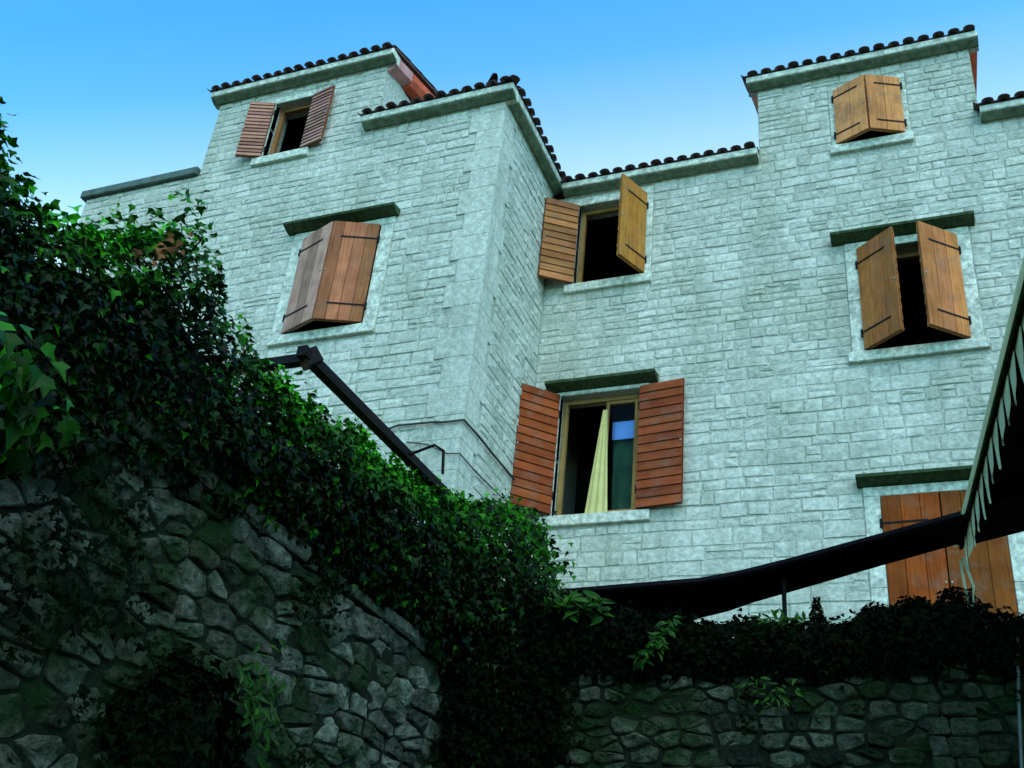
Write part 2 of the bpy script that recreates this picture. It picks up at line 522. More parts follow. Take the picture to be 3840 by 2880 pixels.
def surround(parent, fr, h, jamb, lint, sill_ext, blocks, proud=0.022, lint_ext=None, top=0.11):
    """dressed stone jambs, head, sill and drip lintel round an opening h=(a0,a1,z0,z1)"""
    a0, a1, z0, z1 = h
    def slab(name, p0, p1, q0, q1, o0, o1, mm, bv=0.006):
        m1 = MB(); m1.bevbox(p0, p1, o0, o1, q0, q1, bv, rnd.uniform(0.3, 0.8))
        m1.v = [tuple(fr(a, -o, z)) for a, o, z in m1.v]
        return m1.build(name, mm, parent, origin=fr((p0 + p1) / 2, 0, (q0 + q1) / 2))
    # note: in the slab's own frame -o points outwards
    zz = [z0, z0 + (z1 - z0) * rnd.uniform(0.45, 0.6), z1]
    for (p0, p1) in ((a0 - jamb, a0), (a1, a1 + jamb)):
        for k in range(2):
            slab('jamb', p0, p1, zz[k] + (0.002 if k else 0), zz[k + 1], -proud, 0.08, M['dressed'])
    slab('window_head', a0 - jamb, a1 + jamb, z1 + 0.002, z1 + top, -proud, 0.08, M['dressed'])
    slab('sill', a0 - sill_ext, a1 + sill_ext, z0 - 0.12, z0 - 0.002, -0.055, 0.2, M['dressed'])
    blocks.append((a0 - jamb, a1 + jamb, z0 - 0.02, z1 + top))
    blocks.append((a0 - sill_ext, a1 + sill_ext, z0 - 0.12, z0))
    if lint:
        l0, l1 = lint_ext
        m1 = MB()
        m1.prism([(-0.05, z1 + top + 0.003), (0.05, z1 + top + 0.003), (0.165, z1 + top + 0.045), (0.17, z1 + top + 0.075), (-0.05, z1 + top + 0.105)],
                 (l0, 0, 0), (0, 1, 0), (0, 0, 1), (1, 0, 0), l1 - l0, 0.5)
        m1.v = [tuple(fr(a, o, z)) for a, o, z in m1.v]
        m1.build('drip_lintel', M['drip'], parent, origin=fr((l0 + l1) / 2, 0.1, z1 + top + 0.1))
        blocks.append((l0, l1, z1 + top, z1 + top + 0.105))

# ------------------------------------------------------------------ roof pieces
def tile_mesh(name, concave):
    """half barrel tile: axis along +y (up the slope), open downwards; 0.42 long"""
    m1 = MB(); seg = 8
    def ring(y, r, rin, z):
        o, i = [], []
        for k in range(seg + 1):
            a = math.pi * k / seg
            s = -1 if concave else 1
            o.append((math.cos(a) * r, y, z + s * math.sin(a) * r * 0.62)); i.append((math.cos(a) * rin, y, z + s * math.sin(a) * rin * 0.6))
        return o + i
    v = ring(0, 0.064, 0.052, 0) + ring(0.42, 0.056, 0.044, 0.0)
    k = seg + 1; fs = []
    for i in range(seg):
        fs += [(i, i + 1, 2 * k + i + 1, 2 * k + i), (k + i, 3 * k + i, 3 * k + i + 1, k + i + 1), (i, k + i, k + i + 1, i + 1), (2 * k + i, 2 * k + i + 1, 3 * k + i + 1, 3 * k + i)]
    m1.add(v, fs)
    me = bpy.data.meshes.new(name)
    me.from_pydata(m1.v, [], m1.f); me.materials.append(M['tile'])
    me.polygons.foreach_set('use_smooth', [True] * len(me.polygons)); me.update()
    return me
COVER, CHANNEL = tile_mesh('roof_tile_cover', False), tile_mesh('roof_tile_channel', True)
PITCH = 0.165

def eave_tiles(parent, p0, along, upslope, length):
    """a row of cover and channel tiles; p0 = first corner on the eave line"""
    p0, al, up = Vector(p0), Vector(along).normalized(), Vector(upslope).normalized()
    nrm = al.cross(up)
    if nrm.z < 0: nrm = -nrm
    n_ = max(1, round(length / PITCH)); st = length / n_
    ax = up.cross(nrm)
    rot = Matrix((ax, up, nrm)).transposed().to_4x4()
    for i in range(n_):
        for me, u, lift, back in ((CHANNEL, (i + 0.0) * st, 0.040, 0.03), (COVER, (i + 0.5) * st, 0.013, 0.0)):
            w_ = p0 + al * u + nrm * lift + up * (back + rnd.uniform(-0.018, 0.018))
            o = link('roof_tile', me, tuple(w_), parent)
            o.rotation_euler = (rot @ Matrix.Rotation(rnd.uniform(-0.05, 0.05), 4, 'Z') @ Matrix.Rotation(rnd.uniform(-0.03, 0.03), 4, 'Y')).to_euler()

def roof_plane(parent, p0, along, upslope, length, rise_len, tri=0.0, tri0=0.0):
    """corrugated tiled slope; tri/tri0 narrow the upper edge at the far/near end (hips)"""
    p0, al, up = Vector(p0), Vector(along).normalized(), Vector(upslope).normalized()
    nrm = al.cross(up)
    if nrm.z < 0: nrm = -nrm
    m1 = MB()
    n_ = max(1, round(length / PITCH)) * 6
    vs, fs = [], []
    for i in range(n_ + 1):
        u = length * i / n_
        hgt = 0.06 + 0.07 * abs(math.sin(math.pi * (i / 6.0)))
        t = i / n_
        uu = tri0 + (length - tri - tri0) * t
        vs.append(p0 + al * u + nrm * hgt + up * 0.36)
        vs.append(p0 + al * uu + nrm * hgt + up * rise_len)
    for i in range(n_):
        fs.append((2 * i, 2 * i + 2, 2 * i + 3, 2 * i + 1))
    m1.add(vs, fs)
    # deck under the tiles
    q = [p0 + up * 0.12, p0 + al * length + up * 0.12, p0 + al * (length - tri) + up * rise_len, p0 + al * tri0 + up * rise_len]
    m1.add([x + nrm * 0.0 for x in q] + [x + nrm * 0.03 for x in q], [(0, 3, 2, 1), (4, 5, 6, 7), (0, 1, 5, 4), (1, 2, 6, 5), (2, 3, 7, 6), (3, 0, 4, 7)])
    m1.build('roof', M['tile'], parent)

def cornice(parent, p0, along, out, length, h=0.12, d=0.12):
    m1 = MB()
    m1.prism([(-0.04, -0.015), (0.018, -0.015), (0.03, 0.045), (d - 0.008, 0.045), (d, 0.055), (d, h), (-0.04, h)], p0, out, (0, 0, 1), along, length, 0.5)
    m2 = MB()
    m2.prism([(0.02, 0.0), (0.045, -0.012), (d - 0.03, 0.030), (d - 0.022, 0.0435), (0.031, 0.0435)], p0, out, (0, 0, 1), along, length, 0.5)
    m2.build('soffit_shade_strip', M['soffit'], parent)  # dark strip added to carry the underside's shade
    return m1.build('cornice', M['dressed'], parent)

def framed(X=None, Y=None):
    if Y is not None:
        return lambda a, o, z: (a, Y - o, z)
    return lambda a, o, z: (X + o, a, z)

# ================================================================== right house (main block)
YM, YW, XS = 10.0, 8.3, -4.23
frM = framed(Y=YM)
house = thing('stone_house', 'pale limestone house on the right with a wall dormer and a brown planked door', 'house', (-0.5, YM, 3.4), 'stone houses')
DX0, DX1, ZE, ZD = -1.62, 0.82, 10.80, 11.98
hC = (-0.60, 0.40, 7.98, 9.30)
hD = (-0.68, -0.01, 10.84, 11.72)
hE = (-3.86, -2.99, 9.40, 10.62)
hF = (-3.90, -2.97, 6.38, 7.86)
hG = (-0.58, 0.47, 4.60, 6.35)
holesM = [hC, hD, hE, hF, hG]
mb = MB()
wall_sheet(mb, frM, [XS, DX0, DX1, 5.0], [3.4, ZE, ZD], lambda a, z: z < ZE or DX0 < a < DX1, holesM, 0.28)
mb.box(XS + 0.01, 5.0, YM + 2.2, YM + 7, 3.4, ZE)                       # rear of the block
mb.box(4.9, 5.0, YM + 0.02, YM + 7, 3.4, ZE)
mb.box(DX0, DX0 + 0.25, YM + 0.003, YM + 4, ZE, ZD); mb.box(DX1 - 0.25, DX1, YM + 0.003, YM + 4, ZE, ZD)
mb.build('wall', M['mortar'], house)
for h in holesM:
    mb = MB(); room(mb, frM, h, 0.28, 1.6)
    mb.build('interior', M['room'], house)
blocksM = []
surround(house, frM, hC, 0.13, True, 0.17, blocksM, lint_ext=(-0.86, 0.60), top=0.10)
surround(house, frM, hD, 0.10, False, 0.12, blocksM, top=0.08)
surround(house, frM, hE, 0.08, False, 0.10, blocksM, top=0.12)
surround(house, frM, hF, 0.09, True, 0.15, blocksM, lint_ext=(-4.05, -2.78), top=0.05)
surround(house, frM, hG, 0.15, True, 0.17, blocksM, lint_ext=(-0.78, 0.70), top=0.10)
rgM = random.Random(21)
pcs = courses(frM, XS, 5.0, 4.4, ZE, blocksM, rgM)
pcs += courses(frM, DX0, DX1, ZE, ZD, blocksM, rgM)
place_pieces(pcs, house, M['facade'], 'stone', 300, 'upper_stones')

# eaves and roofs
SL = Vector((0, math.cos(R(17)), math.sin(R(17))))
def front_eave(parent, x0, x1, y, z, d=0.15, rise=3.0, over=0.045, tri=0, tri0=0):
    cornice(parent, (x0, y, z), (1, 0, 0), (0, -1, 0), x1 - x0, 0.130, d)
    p = (x0, y - d - over, z + 0.132)
    eave_tiles(parent, p, (1, 0, 0), SL, x1 - x0)
    roof_plane(parent, p, (1, 0, 0), SL, x1 - x0, rise, tri, tri0)
front_eave(house, XS + 0.17, DX0 - 0.002, YM, ZE)
front_eave(house, DX1 + 0.002, 5.0, YM, ZE)
front_eave(house, DX0 - 0.11, DX1 + 0.11, YM, ZD, rise=3.6)
for x, s, mm in ((DX0, -1, 'verge_pink'), (DX1, 1, 'verge')):
    m1 = MB()
    m1.prism([(0.002, -0.02), (0.10, 0.03), (0.10, 0.125), (0.002, 0.125)], (x, YM + 0.003, ZD), (s, 0, 0), (0, 0, 1), SL, 3.2)
    m1.build('verge', M[mm], house)

# shutters
GOLD, OCHRE, BROWN, RED, DKRED = (0.50, 0.18, 0.05), (0.64, 0.25, 0.095), (0.36, 0.12, 0.04), (0.24, 0.04, 0.008), (0.28, 0.06, 0.007)
yo = YM - 0.03
wC = (hC[1] - hC[0]) / 2
shutter(house, (hC[0] + 0.005, yo, hC[2] + 0.012), 1, wC - 0.01, hC[3] - hC[2] - 0.02, 38, GOLD)
shutter(house, (hC[1] - 0.005, yo, hC[2] + 0.012), -1, wC - 0.01, hC[3] - hC[2] - 0.02, 42, (0.52, 0.19, 0.06))
wD = (hD[1] - hD[0]) / 2
shutter(house, (hD[0] - 0.035, yo, hD[2] + 0.012), 1, (wD + 0.035) / math.cos(R(24)) - 0.004, hD[3] - hD[2] - 0.02, 24, OCHRE, nplank=2)
shutter(house, (hD[1] + 0.035, yo, hD[2] + 0.012), -1, (wD + 0.035) / math.cos(R(24)) - 0.004, hD[3] - hD[2] - 0.02, 24, (0.66, 0.25, 0.085), nplank=2)
wE = (hE[1] - hE[0]) / 2
shutter(house, (hE[0] + 0.005, yo, hE[2] + 0.012), 1, wE, hE[3] - hE[2] - 0.01, 145, BROWN, (0.44, 0.18, 0.06), nslat=12)
shutter(house, (hE[1] - 0.005, yo, hE[2] + 0.012), -1, wE + 0.02, hE[3] - hE[2] - 0.01, 66, (0.54, 0.22, 0.04))
wF = (hF[1] - hF[0]) / 2
shutter(house, (hF[0] - 0.0, yo - 0.01, hF[2] + 0.012), 1, wF + 0.02, hF[3] - hF[2] - 0.01, 134, RED, (0.28, 0.058, 0.012), nslat=14)
shutter(house, (hF[1] + 0.0, yo - 0.01, hF[2] + 0.012), -1, wF + 0.04, hF[3] - hF[2] - 0.01, 173, RED, (0.28, 0.065, 0.022), nslat=14)
wG = (hG[1] - hG[0]) / 2
shutter(house, (hG[0] + 0.004, yo + 0.02, hG[2]), 1, wG - 0.008, hG[3] - hG[2] - 0.008, 2, DKRED, nplank=3)
shutter(house, (hG[1] - 0.004, yo + 0.02, hG[2]), -1, wG - 0.008, hG[3] - hG[2] - 0.008, 2, (0.25, 0.07, 0.009), nplank=3)

# timber window frames with a pane
def window(parent, fr, h, depth, col, sash_to=None, panes=True):
    a0, a1, z0, z1 = h
    m1 = MB(); t = 0.055
    def bx(p0, p1, q0, q1, o0, o1, mm=m1):
        vv = MB(); vv.bevbox(p0, p1, o0, o1, q0, q1, 0.004)
        vv.v = [tuple(fr(a, -o, z)) for a, o, z in vv.v]
        k = len(mm.v); mm.v += vv.v; mm.t += vv.t; mm.f += [tuple(i + k for i in q) for q in vv.f]
    bx(a0 + .002, a0 + t, z0 + .002, z1 - .002, depth, depth + 0.06); bx(a1 - t, a1 - .002, z0 + .002, z1 - .002, depth, depth + 0.06)
    bx(a0 + t + .001, a1 - t - .001, z1 - t, z1 - .002, depth, depth + 0.06); bx(a0 + t + .001, a1 - t - .001, z0 + .002, z0 + t * 0.8, depth, depth + 0.06)
    w = m1.build('window', M['wood_v'], parent, origin=fr((a0 + a1) / 2, -depth, z0), color=col)
    if sash_to:
        s0, s1 = sash_to
        m2 = MB(); u = 0.04
        bx(s0, s0 + u, z0 + t, z1 - t, depth + .012, depth + .05, m2); bx(s1 - u, s1, z0 + t, z1 - t, depth + .012, depth + .05, m2)
        bx(s0 + u + .001, s1 - u - .001, z1 - t - u, z1 - t - .001, depth + .012, depth + .05, m2); bx(s0 + u + .001, s1 - u - .001, z0 + t, z0 + t + u, depth + .012, depth + .05, m2)
        m2.build('sash', M['wood_v'], w, color=col)
        m3 = MB(); bx(s0 + u, s1 - u, z0 + t + u, z1 - t - u, depth + .028, depth + .034, m3)
        m3.build('pane', M['glass'], w)
    return w
window(house, frM, hF, 0.10, (0.36, 0.22, 0.07), (hF[0] + 0.50, hF[1] - 0.057))
window(house, frM, hE, 0.10, (0.34, 0.2, 0.06))
window(house, frM, hC, 0.16, (0.30, 0.16, 0.05))
window(house, frM, hD, 0.16, (0.30, 0.16, 0.05))

def cloth(name, x_at, y, z0, z1, n, mm, amp=0.02, waves=5.0):
    """hanging cloth; x_at(t) -> (left, right) at height fraction t"""
    m1 = MB(); rows = 10
    vs = []
    for j in range(rows + 1):
        t = j / rows; l_, r_ = x_at(t)
        for i in range(n + 1):
            s = i / n
            vs.append((l_ + (r_ - l_) * s, y + amp * math.sin(s * waves * 2 * math.pi) * (1 - 0.4 * t), z0 + (z1 - z0) * t))
    k = n + 1
    fr_ = [(j * k + i, j * k + i + 1, (j + 1) * k + i + 1, (j + 1) * k + i) for j in range(rows) for i in range(n)]
    q = len(vs)
    vs2 = vs + [(x, yy + 0.008, z) for x, yy, z in vs]
    fs = fr_ + [tuple(i + q for i in f)[::-1] for f in fr_]
    for j in range(rows):
        fs += [(j * k, (j + 1) * k, q + (j + 1) * k, q + j * k), (j * k + n, q + j * k + n, q + (j + 1) * k + n, (j + 1) * k + n)]
    m1.add(vs2, fs)
    return m1.build(name, mm, None, origin=((x_at(1)[0] + x_at(1)[1]) / 2, y, z1), smooth=True)
tag(cloth('curtain', lambda t: (-3.55 + 0.14 * t, -3.30 - 0.06 * t), YM + 0.045, 6.42, 7.66, 16, M['curtain'], 0.012, 3), 'pale yellow curtain drawn to a narrow wedge in the lowest middle window', 'curtain', 'window curtains')
tag(cloth('curtain', lambda t: (-3.33, -2.99), YM + 0.26, 6.30, 7.62, 18, M['tree_reflection'], 0.02, 3), 'dark green reflection of trees, hung as cloth behind the glass of the lowest middle window', 'curtain', 'window curtains')  # cloth added in place of the trees' reflection
tag(cloth('sky_reflection', lambda t: (-3.34, -2.99), YM + 0.20, 7.36, 7.58, 6, M['sky_reflection'], 0.002, 1), 'bright blue sky reflection, set as a strip behind the glass above the green cloth', 'sky_reflection')  # strip added in place of the sky's reflection

# ================================================================== left house (projecting wing with tower)
frW, frS = framed(Y=YW), framed(X=XS)
wing = thing('stone_house', 'pale limestone house wing that projects on the left and carries a tower room', 'house', (-7, YW, 3.3), 'stone houses')
WX0, TX0, TX1, WZ, TZ, PZ = -10.28, -8.46, -5.93, 10.88, 11.98, 10.74
hA = (-7.52, -6.94, 10.80, 11.74)
hB = (-6.55, -5.56, 7.97, 9.32)
mb = MB()
wall_sheet(mb, frW, [WX0, TX0, TX1, XS], [3.3, PZ, WZ, TZ], lambda a, z: (z < PZ) or (z < WZ and a > TX0) or (TX0 < a < TX1), [hA, hB], 0.28)
mb.add([(XS, YW, 3.3), (XS, YM + 5, 3.3), (XS, YM + 5, WZ), (XS, YW, WZ)], [(0, 1, 2, 3)])
mb.box(WX0, XS - 0.01, YW + 2.2, YM + 6, 3.3, PZ)
mb.box(WX0, WX0 + 0.1, YW + 0.003, YM + 6, 3.3, PZ)
mb.box(TX0, TX0 + 0.25, YW + 0.003, YW + 4, PZ, TZ); mb.box(TX1 - 0.25, TX1, YW + 0.003, YW + 4, PZ, TZ)
mb.box(TX0 + .26, TX1 - .26, YW + 3.5, YW + 3.9, PZ, TZ)
mb.build('wall', M['mortar'], wing)
for h in (hA, hB):
    mb = MB(); room(mb, frW, h, 0.28, 1.6)
    mb.build('interior', M['room'], wing)
blocksW = []
surround(wing, frW, hA, 0.09, False, 0.12, blocksW, top=0.10)
surround(wing, frW, hB, 0.16, True, 0.16, blocksW, lint_ext=(-6.80, -5.36), top=0.10)
# corner quoins
zq = 4.6; k = 0
while zq < WZ - 0.02:
    hq = min(rnd.uniform(0.26, 0.36), WZ - zq)
    if WZ - zq - hq < 0.12: hq = WZ - zq
    la, lb = (0.40, 0.30) if k % 2 else (0.30, 0.38)
    m1 = MB(); m1.bevbox(XS - la, XS + 0.016, YW - 0.016, YW + lb, zq + 0.001, zq + hq - 0.001, 0.003, rnd.uniform(0.45, 0.65))
    m1.build('quoin', M['facade'], wing, origin=(XS, YW, zq + hq / 2))
    blocksW.append((XS - la, XS, zq, zq + hq))
    k += 1; zq += hq
rgW = random.Random(33)
pw = courses(frW, WX0, XS, 4.8, PZ, blocksW, rgW)
pw += courses(frW, TX0, TX1, PZ, TZ, blocksW, rgW)
pw += courses(frW, TX1 + 0.002, XS, PZ, WZ, blocksW, rgW)
pw += courses(frS, YW + 0.39, YM - 0.03, 4.8, WZ, [], rgW)
pw = [p for p in pw]
place_pieces(pw, wing, M['facade'], 'stone', 300, 'upper_stones')

front_eave(wing, TX1 - 0.12, XS + 0.15, YW, WZ, rise=2.6, tri=2.2)
SLX = Vector((-math.cos(R(17)), 0, math.sin(R(17))))
cornice(wing, (XS, YW + 0.042, WZ), (0, 1, 0), (1, 0, 0), YM - YW - 0.062, 0.130, 0.148)
eave_tiles(wing, (XS + 0.195, YW - 0.03, WZ + 0.132), (0, 1, 0), SLX, YM - YW + 0.08)
hip = link('roof_tile', COVER, (XS + 0.19, YW - 0.19, WZ + 0.142), wing)      # hip tile on the corner
hip.rotation_euler = (R(12), 0, R(45))
roof_plane(wing, (XS + 0.22, YW - 0.20, WZ + 0.132), (0, 1, 0), SLX, 5.0, 2.4, 0, 2.2)
front_eave(wing, TX0 - 0.08, TX1 + 0.13, YW, TZ, rise=1.9)
m1 = MB(); m1.prism([(0.002, -0.10), (0.12, -0.02), (0.12, 0.125), (0.002, 0.125)], (TX1, YW + 0.003, TZ), (1, 0, 0), (0, 0, 1), SL, 0.42)
m1.build('verge', M['verge_pink'], wing)
m1 = MB(); m1.prism([(0.002, -0.13), (0.10, -0.09), (0.14, 0.0), (0.12, 0.125), (0.002, 0.125)], Vector((TX1, YW + 0.003, TZ)) + SL * 0.423, (1, 0, 0), (0, 0, 1), SL, 1.5)
m1.build('verge', M['verge'], wing)['label'] = 'bright red terracotta roof verge'
# tiles standing along the verge
for i in range(5):
    w_ = Vector((TX1 + 0.07, YW - 0.1, TZ + 0.20)) + SL * (i * 0.36)
    o = link('roof_tile', COVER, tuple(w_), wing)
    o.rotation_euler = (R(17 + 4), 0, 0)
m1 = MB(); m1.bevbox(WX0 - 0.07, TX0 - 0.003, YW - 0.07, YW + 0.5, PZ + 0.002, PZ + 0.12, 0.01)
m1.build('coping', M['coping'], wing)
# shutters of the wing
ROSE = (0.40, 0.225, 0.175)
yw = YW - 0.03
shutter(wing, (hA[0], yw, hA[2] + 0.01), 1, 0.33, hA[3] - hA[2] - 0.01, 160, BROWN, (0.42, 0.20, 0.14), nslat=16, nplank=2)
shutter(wing, (hA[1], yw, hA[2] + 0.01), -1, 0.34, hA[3] - hA[2] - 0.01, 168, BROWN, (0.40, 0.21, 0.17), nslat=16, nplank=2)
wB = (hB[1] - hB[0]) / 2
shutter(wing, (hB[0] + 0.005, yw, hB[2] + 0.012), 1, wB / math.cos(R(21)) - 0.008, hB[3] - hB[2] - 0.02, 21, (0.50, 0.27, 0.20), label='weathered rosy grey shutter leaf', nplank=3)
shutter(wing, (hB[1] - 0.005, yw, hB[2] + 0.012), -1, wB / math.cos(R(21)) - 0.008, hB[3] - hB[2] - 0.02, 21, (0.44, 0.155, 0.065), nplank=4)
window(wing, frW, hA, 0.10, (0.36, 0.16, 0.05))
window(wing, frW, hB, 0.16, (0.30, 0.14, 0.05))
# ------------------------------------------------------------------ cables on the walls
def cable(pts, r, label):
    m1 = MB(); m1.tube(pts, r, 6)
    tag(m1.build('cable', M['cable'], None, origin=pts[0]), label, 'cable', 'cables on the house wall')
cable([(-5.04, YW - 0.04, 6.62), (-4.9, YW - 0.04, 6.66), (-4.5, YW - 0.035, 6.655), (XS - 0.2, YW - 0.04, 6.64), (XS + 0.035, YW - 0.04, 6.64), (XS + 0.04, YW + 0.3, 6.65), (XS + 0.035, 9.0, 6.65), (XS + 0.035, 9.6, 6.66)], 0.012, 'upper dark cable that runs round the corner of the left house wing')
cable([(-4.78, YW - 0.04, 6.46), (-4.55, YW - 0.04, 6.41), (XS - 0.1, YW - 0.04, 6.29), (XS + 0.035, YW - 0.04, 6.28), (XS + 0.035, 8.7, 6.28), (XS + 0.035, 9.5, 6.34)], 0.007, 'thin lower cable that sags round the corner of the left house wing')

# ================================================================== garden walls of rubble
def clip(poly, nx, ny, c):
    out = []
    for i in range(len(poly)):
        p, q = poly[i], poly[(i + 1) % len(poly)]
        dp, dq = p[0] * nx + p[1] * ny - c, q[0] * nx + q[1] * ny - c
        if dp <= 0: out.append(p)
        if (dp < 0 < dq) or (dq < 0 < dp):
            t = dp / (dp - dq); out.append((p[0] + (q[0] - p[0]) * t, p[1] + (q[1] - p[1]) * t))
    return out

def rubble(fr, a0, a1, z0, z1, hmin, hmax, wmin, wmax, rg, rag=0.5):
    pts = []; z = z0; row = 0
    while z < z1 - 0.02:
        h = min(rg.uniform(hmin, hmax), z1 - z)
        a = a0 - rg.uniform(0, wmax)
        while a < a1:
            w = rg.uniform(wmin, wmax)
            pts.append((a + w / 2 + rg.uniform(-.02, .02), z + h / 2 + rg.uniform(-rag, rag) * h * 0.5))
            a += w
        z += h
    for _ in range(int(len(pts) * 0.22)):
        pts.append((rg.uniform(a0, a1), rg.uniform(z0, z1)))
    P = np.array(pts); S = np.array([0.55, 1.0])                      # stones lie flat: cells squeezed in height
    Q = P * S
    out = []
    for i, (px, pz) in enumerate(pts):
        poly = [(a0, z0), (a1, z0), (a1, z1), (a0, z1)]
        d = ((Q - Q[i]) ** 2).sum(1)
        for j in np.argsort(d)[1:18]:
            nx, ny = (P[j, 0] - px) * S[0] ** 2, (P[j, 1] - pz)
            mx, mz = (P[j, 0] + px) / 2, (P[j, 1] + pz) / 2
            poly = clip(poly, nx, ny, nx * mx + ny * mz)
            if len(poly) < 3: break
        if len(poly) < 3: continue
        cx = sum(p[0] for p in poly) / len(poly); cz = sum(p[1] for p in poly) / len(poly)
        area = abs(sum(poly[k][0] * poly[(k + 1) % len(poly)][1] - poly[(k + 1) % len(poly)][0] * poly[k][1] for k in range(len(poly)))) / 2
        if area < 0.002: continue
        # round the corners, shrink for the joint
        rp = []
        for k in range(len(poly)):
            p, q = poly[k], poly[(k + 1) % len(poly)]
            rp += [(p[0] * .9 + q[0] * .1, p[1] * .9 + q[1] * .1), (p[0] * .1 + q[0] * .9, p[1] * .1 + q[1] * .9)]
        sz = math.sqrt(area)
        g = 1 - rg.uniform(0.004, 0.014) / sz * 1.7
        bulge = rg.uniform(0.004, 0.034)
        tiltx, tiltz = rg.uniform(-.15, .15), rg.uniform(-.15, .15)
        # finer outline
        rp2 = []
        for q_ in range(len(rp)):
            p, q = rp[q_], rp[(q_ + 1) % len(rp)]
            rp2.append(p)
            if (p[0] - q[0]) ** 2 + (p[1] - q[1]) ** 2 > 0.0022:
                rp2.append(((p[0] + q[0]) / 2, (p[1] + q[1]) / 2))
        rp = rp2
        m1 = MB(); vs = []; k = len(rp); sd = rg.uniform(0, 50)
        for sc, dep in ((g, -0.035), (g * 0.985, bulge * 0.45), (g * 0.90, bulge * 0.85), (g * 0.66, bulge), (g * 0.33, bulge)):
            for (x, z) in rp:
                xx, zz = cx + (x - cx) * sc, cz + (z - cz) * sc
                if dep > 0:
                    nx_ = 0.10 * sz * noise.noise(Vector((xx * 11, zz * 11, sd))); nz_ = 0.10 * sz * noise.noise(Vector((xx * 11, zz * 11, sd + 9)))
                    o_ = dep + tiltx * (xx - cx) + tiltz * (zz - cz) + 0.022 * noise.noise(Vector((xx * 9, zz * 13, sd))) + 0.012 * noise.noise(Vector((xx * 26, zz * 30, sd)))
                    vs.append(fr(xx + nx_, o_, zz + nz_))
                else:
                    vs.append(fr(xx, dep, zz))
        vs.append(fr(cx, bulge + 0.012 * noise.noise(Vector((cx * 20, cz * 20, sd))), cz))
        fs = []
        for r_ in range(4):
            fs += [(r_ * k + i2, r_ * k + (i2 + 1) % k, (r_ + 1) * k + (i2 + 1) % k, (r_ + 1) * k + i2) for i2 in range(k)]
        fs += [(4 * k + i2, 4 * k + (i2 + 1) % k, 5 * k) for i2 in range(k)]
        m1.add(vs, fs, min(1, max(0, rg.gauss(0.5, 0.34))))
        out.append((m1, fr(cx, 0, cz), area))
    return out

XL, YF = -2.80, 6.0
frL, frF = framed(X=XL), framed(Y=YF)
lw = thing('garden_wall', 'old rubble stone retaining wall on the left, overgrown with ivy along its top', 'wall', (XL, 3, 0))
mb = MB(); mb.box(XL - 0.42, XL, -1.5, YF + 0.35, 0.004, 3.30); mb.build('wall_core', M['rubble_joint'], lw)
pl = rubble(frL, 0.8, YF - 0.02, 1.7, 3.40, 0.07, 0.15, 0.11, 0.34, random.Random(5), 0.9)
place_pieces(pl, lw, M['rubble'], 'stone', 300, 'small_stones')
mb = MB()
rg = random.Random(8)
for i in range(13):                                                     # flat capping stones along the top
    y0 = 1.0 + i * 0.385
    m1 = MB(); m1.bevbox(XL - 0.36, XL + rg.uniform(0.02, 0.06), y0 + 0.008, y0 + 0.377, 3.405, 3.405 + rg.uniform(0.05, 0.085), 0.012, rg.uniform(.3, .8))
    m1.v = [(x + rg.uniform(-.008, .008), y + rg.uniform(-.008, .008), z + rg.uniform(-.006, .006)) for x, y, z in m1.v]
    m1.build('capping_stone', M['rubble'], lw, origin=(XL - .1, y0 + .19, 3.43))

fw = thing('garden_wall', 'dim mossy rubble stone wall facing us below the dark hedge and awning', 'wall', (-0.8, YF, 0))
mb = MB(); mb.box(XL + 0.01, 3.2, YF, YF + 0.40, 0.004, 3.40); mb.build('wall_core', M['rubble_joint'], fw)
pf = rubble(frF, XL + 0.02, 2.9, 2.5, 3.50, 0.055, 0.105, 0.08, 0.25, random.Random(6), 0.4)
place_pieces(pf, fw, M['rubble_mossy'], 'stone', 300, 'small_stones')
pil = thing('pillar', 'short mossy stone pillar at the right end of the facing wall', 'pillar', (-0.1, YF - 0.1, 0))
rg = random.Random(14); z = 1.9
while z < 3.22:
    h = rg.uniform(0.07, 0.11); xm = -0.1 + rg.uniform(-.05, .05)
    for (x0, x1) in ((-0.21, xm), (xm, 0.02)):
        m1 = MB(); m1.bevbox(x0 + rg.uniform(.0, .008), x1 - rg.uniform(.0, .008), YF - 0.2, YF - 0.085 - rg.uniform(0, .02), z + .003, z + h - .003, 0.012, rg.uniform(.1, .6))
        m1.v = [(x + rg.uniform(-.006, .006), y + rg.uniform(-.008, .008), zz + rg.uniform(-.005, .005)) for x, y, zz in m1.v]
        m1.build('stone', M['rubble_mossy'], pil, origin=((x0 + x1) / 2, YF - 0.14, z + h / 2))
    z += h

# ================================================================== foliage
LEAF = [(0, 0), (0.34, 0.02), (0.50, 0.36), (0.22, 0.46), (0, 1.0), (-0.22, 0.46), (-0.50, 0.36), (-0.34, 0.02)]
LANCE = [(0, 0), (0.14, 0.25), (0.17, 0.5), (0.10, 0.8), (0, 1.05), (-0.10, 0.8), (-0.17, 0.5), (-0.14, 0.25)]
def leaf(mb, p, nrm, tip, size, tone, rg, shape=LEAF, fold=0.16):
    nrm = Vector(nrm).normalized(); t = Vector(tip); t = (t - nrm * t.dot(nrm))
    if t.length < 1e-4: t = nrm.orthogonal()
    t.normalize(); s = t.cross(nrm)
    vs = [Vector(p) + t * (0.35 * size)]
    for (u, v) in shape:
        vs.append(Vector(p) + s * (u * size) + t * (v * size) + nrm * ((abs(u) * fold * 2 - (v - .4) ** 2 * 0.25) * size))
    k = len(shape)
    mb.add(vs, [(0, 1 + i, 1 + (i + 1) % k) for i in range(k)], tone)

def rvec(rg):
    return Vector((rg.gauss(0, 1), rg.gauss(0, 1), rg.gauss(0, 1)))

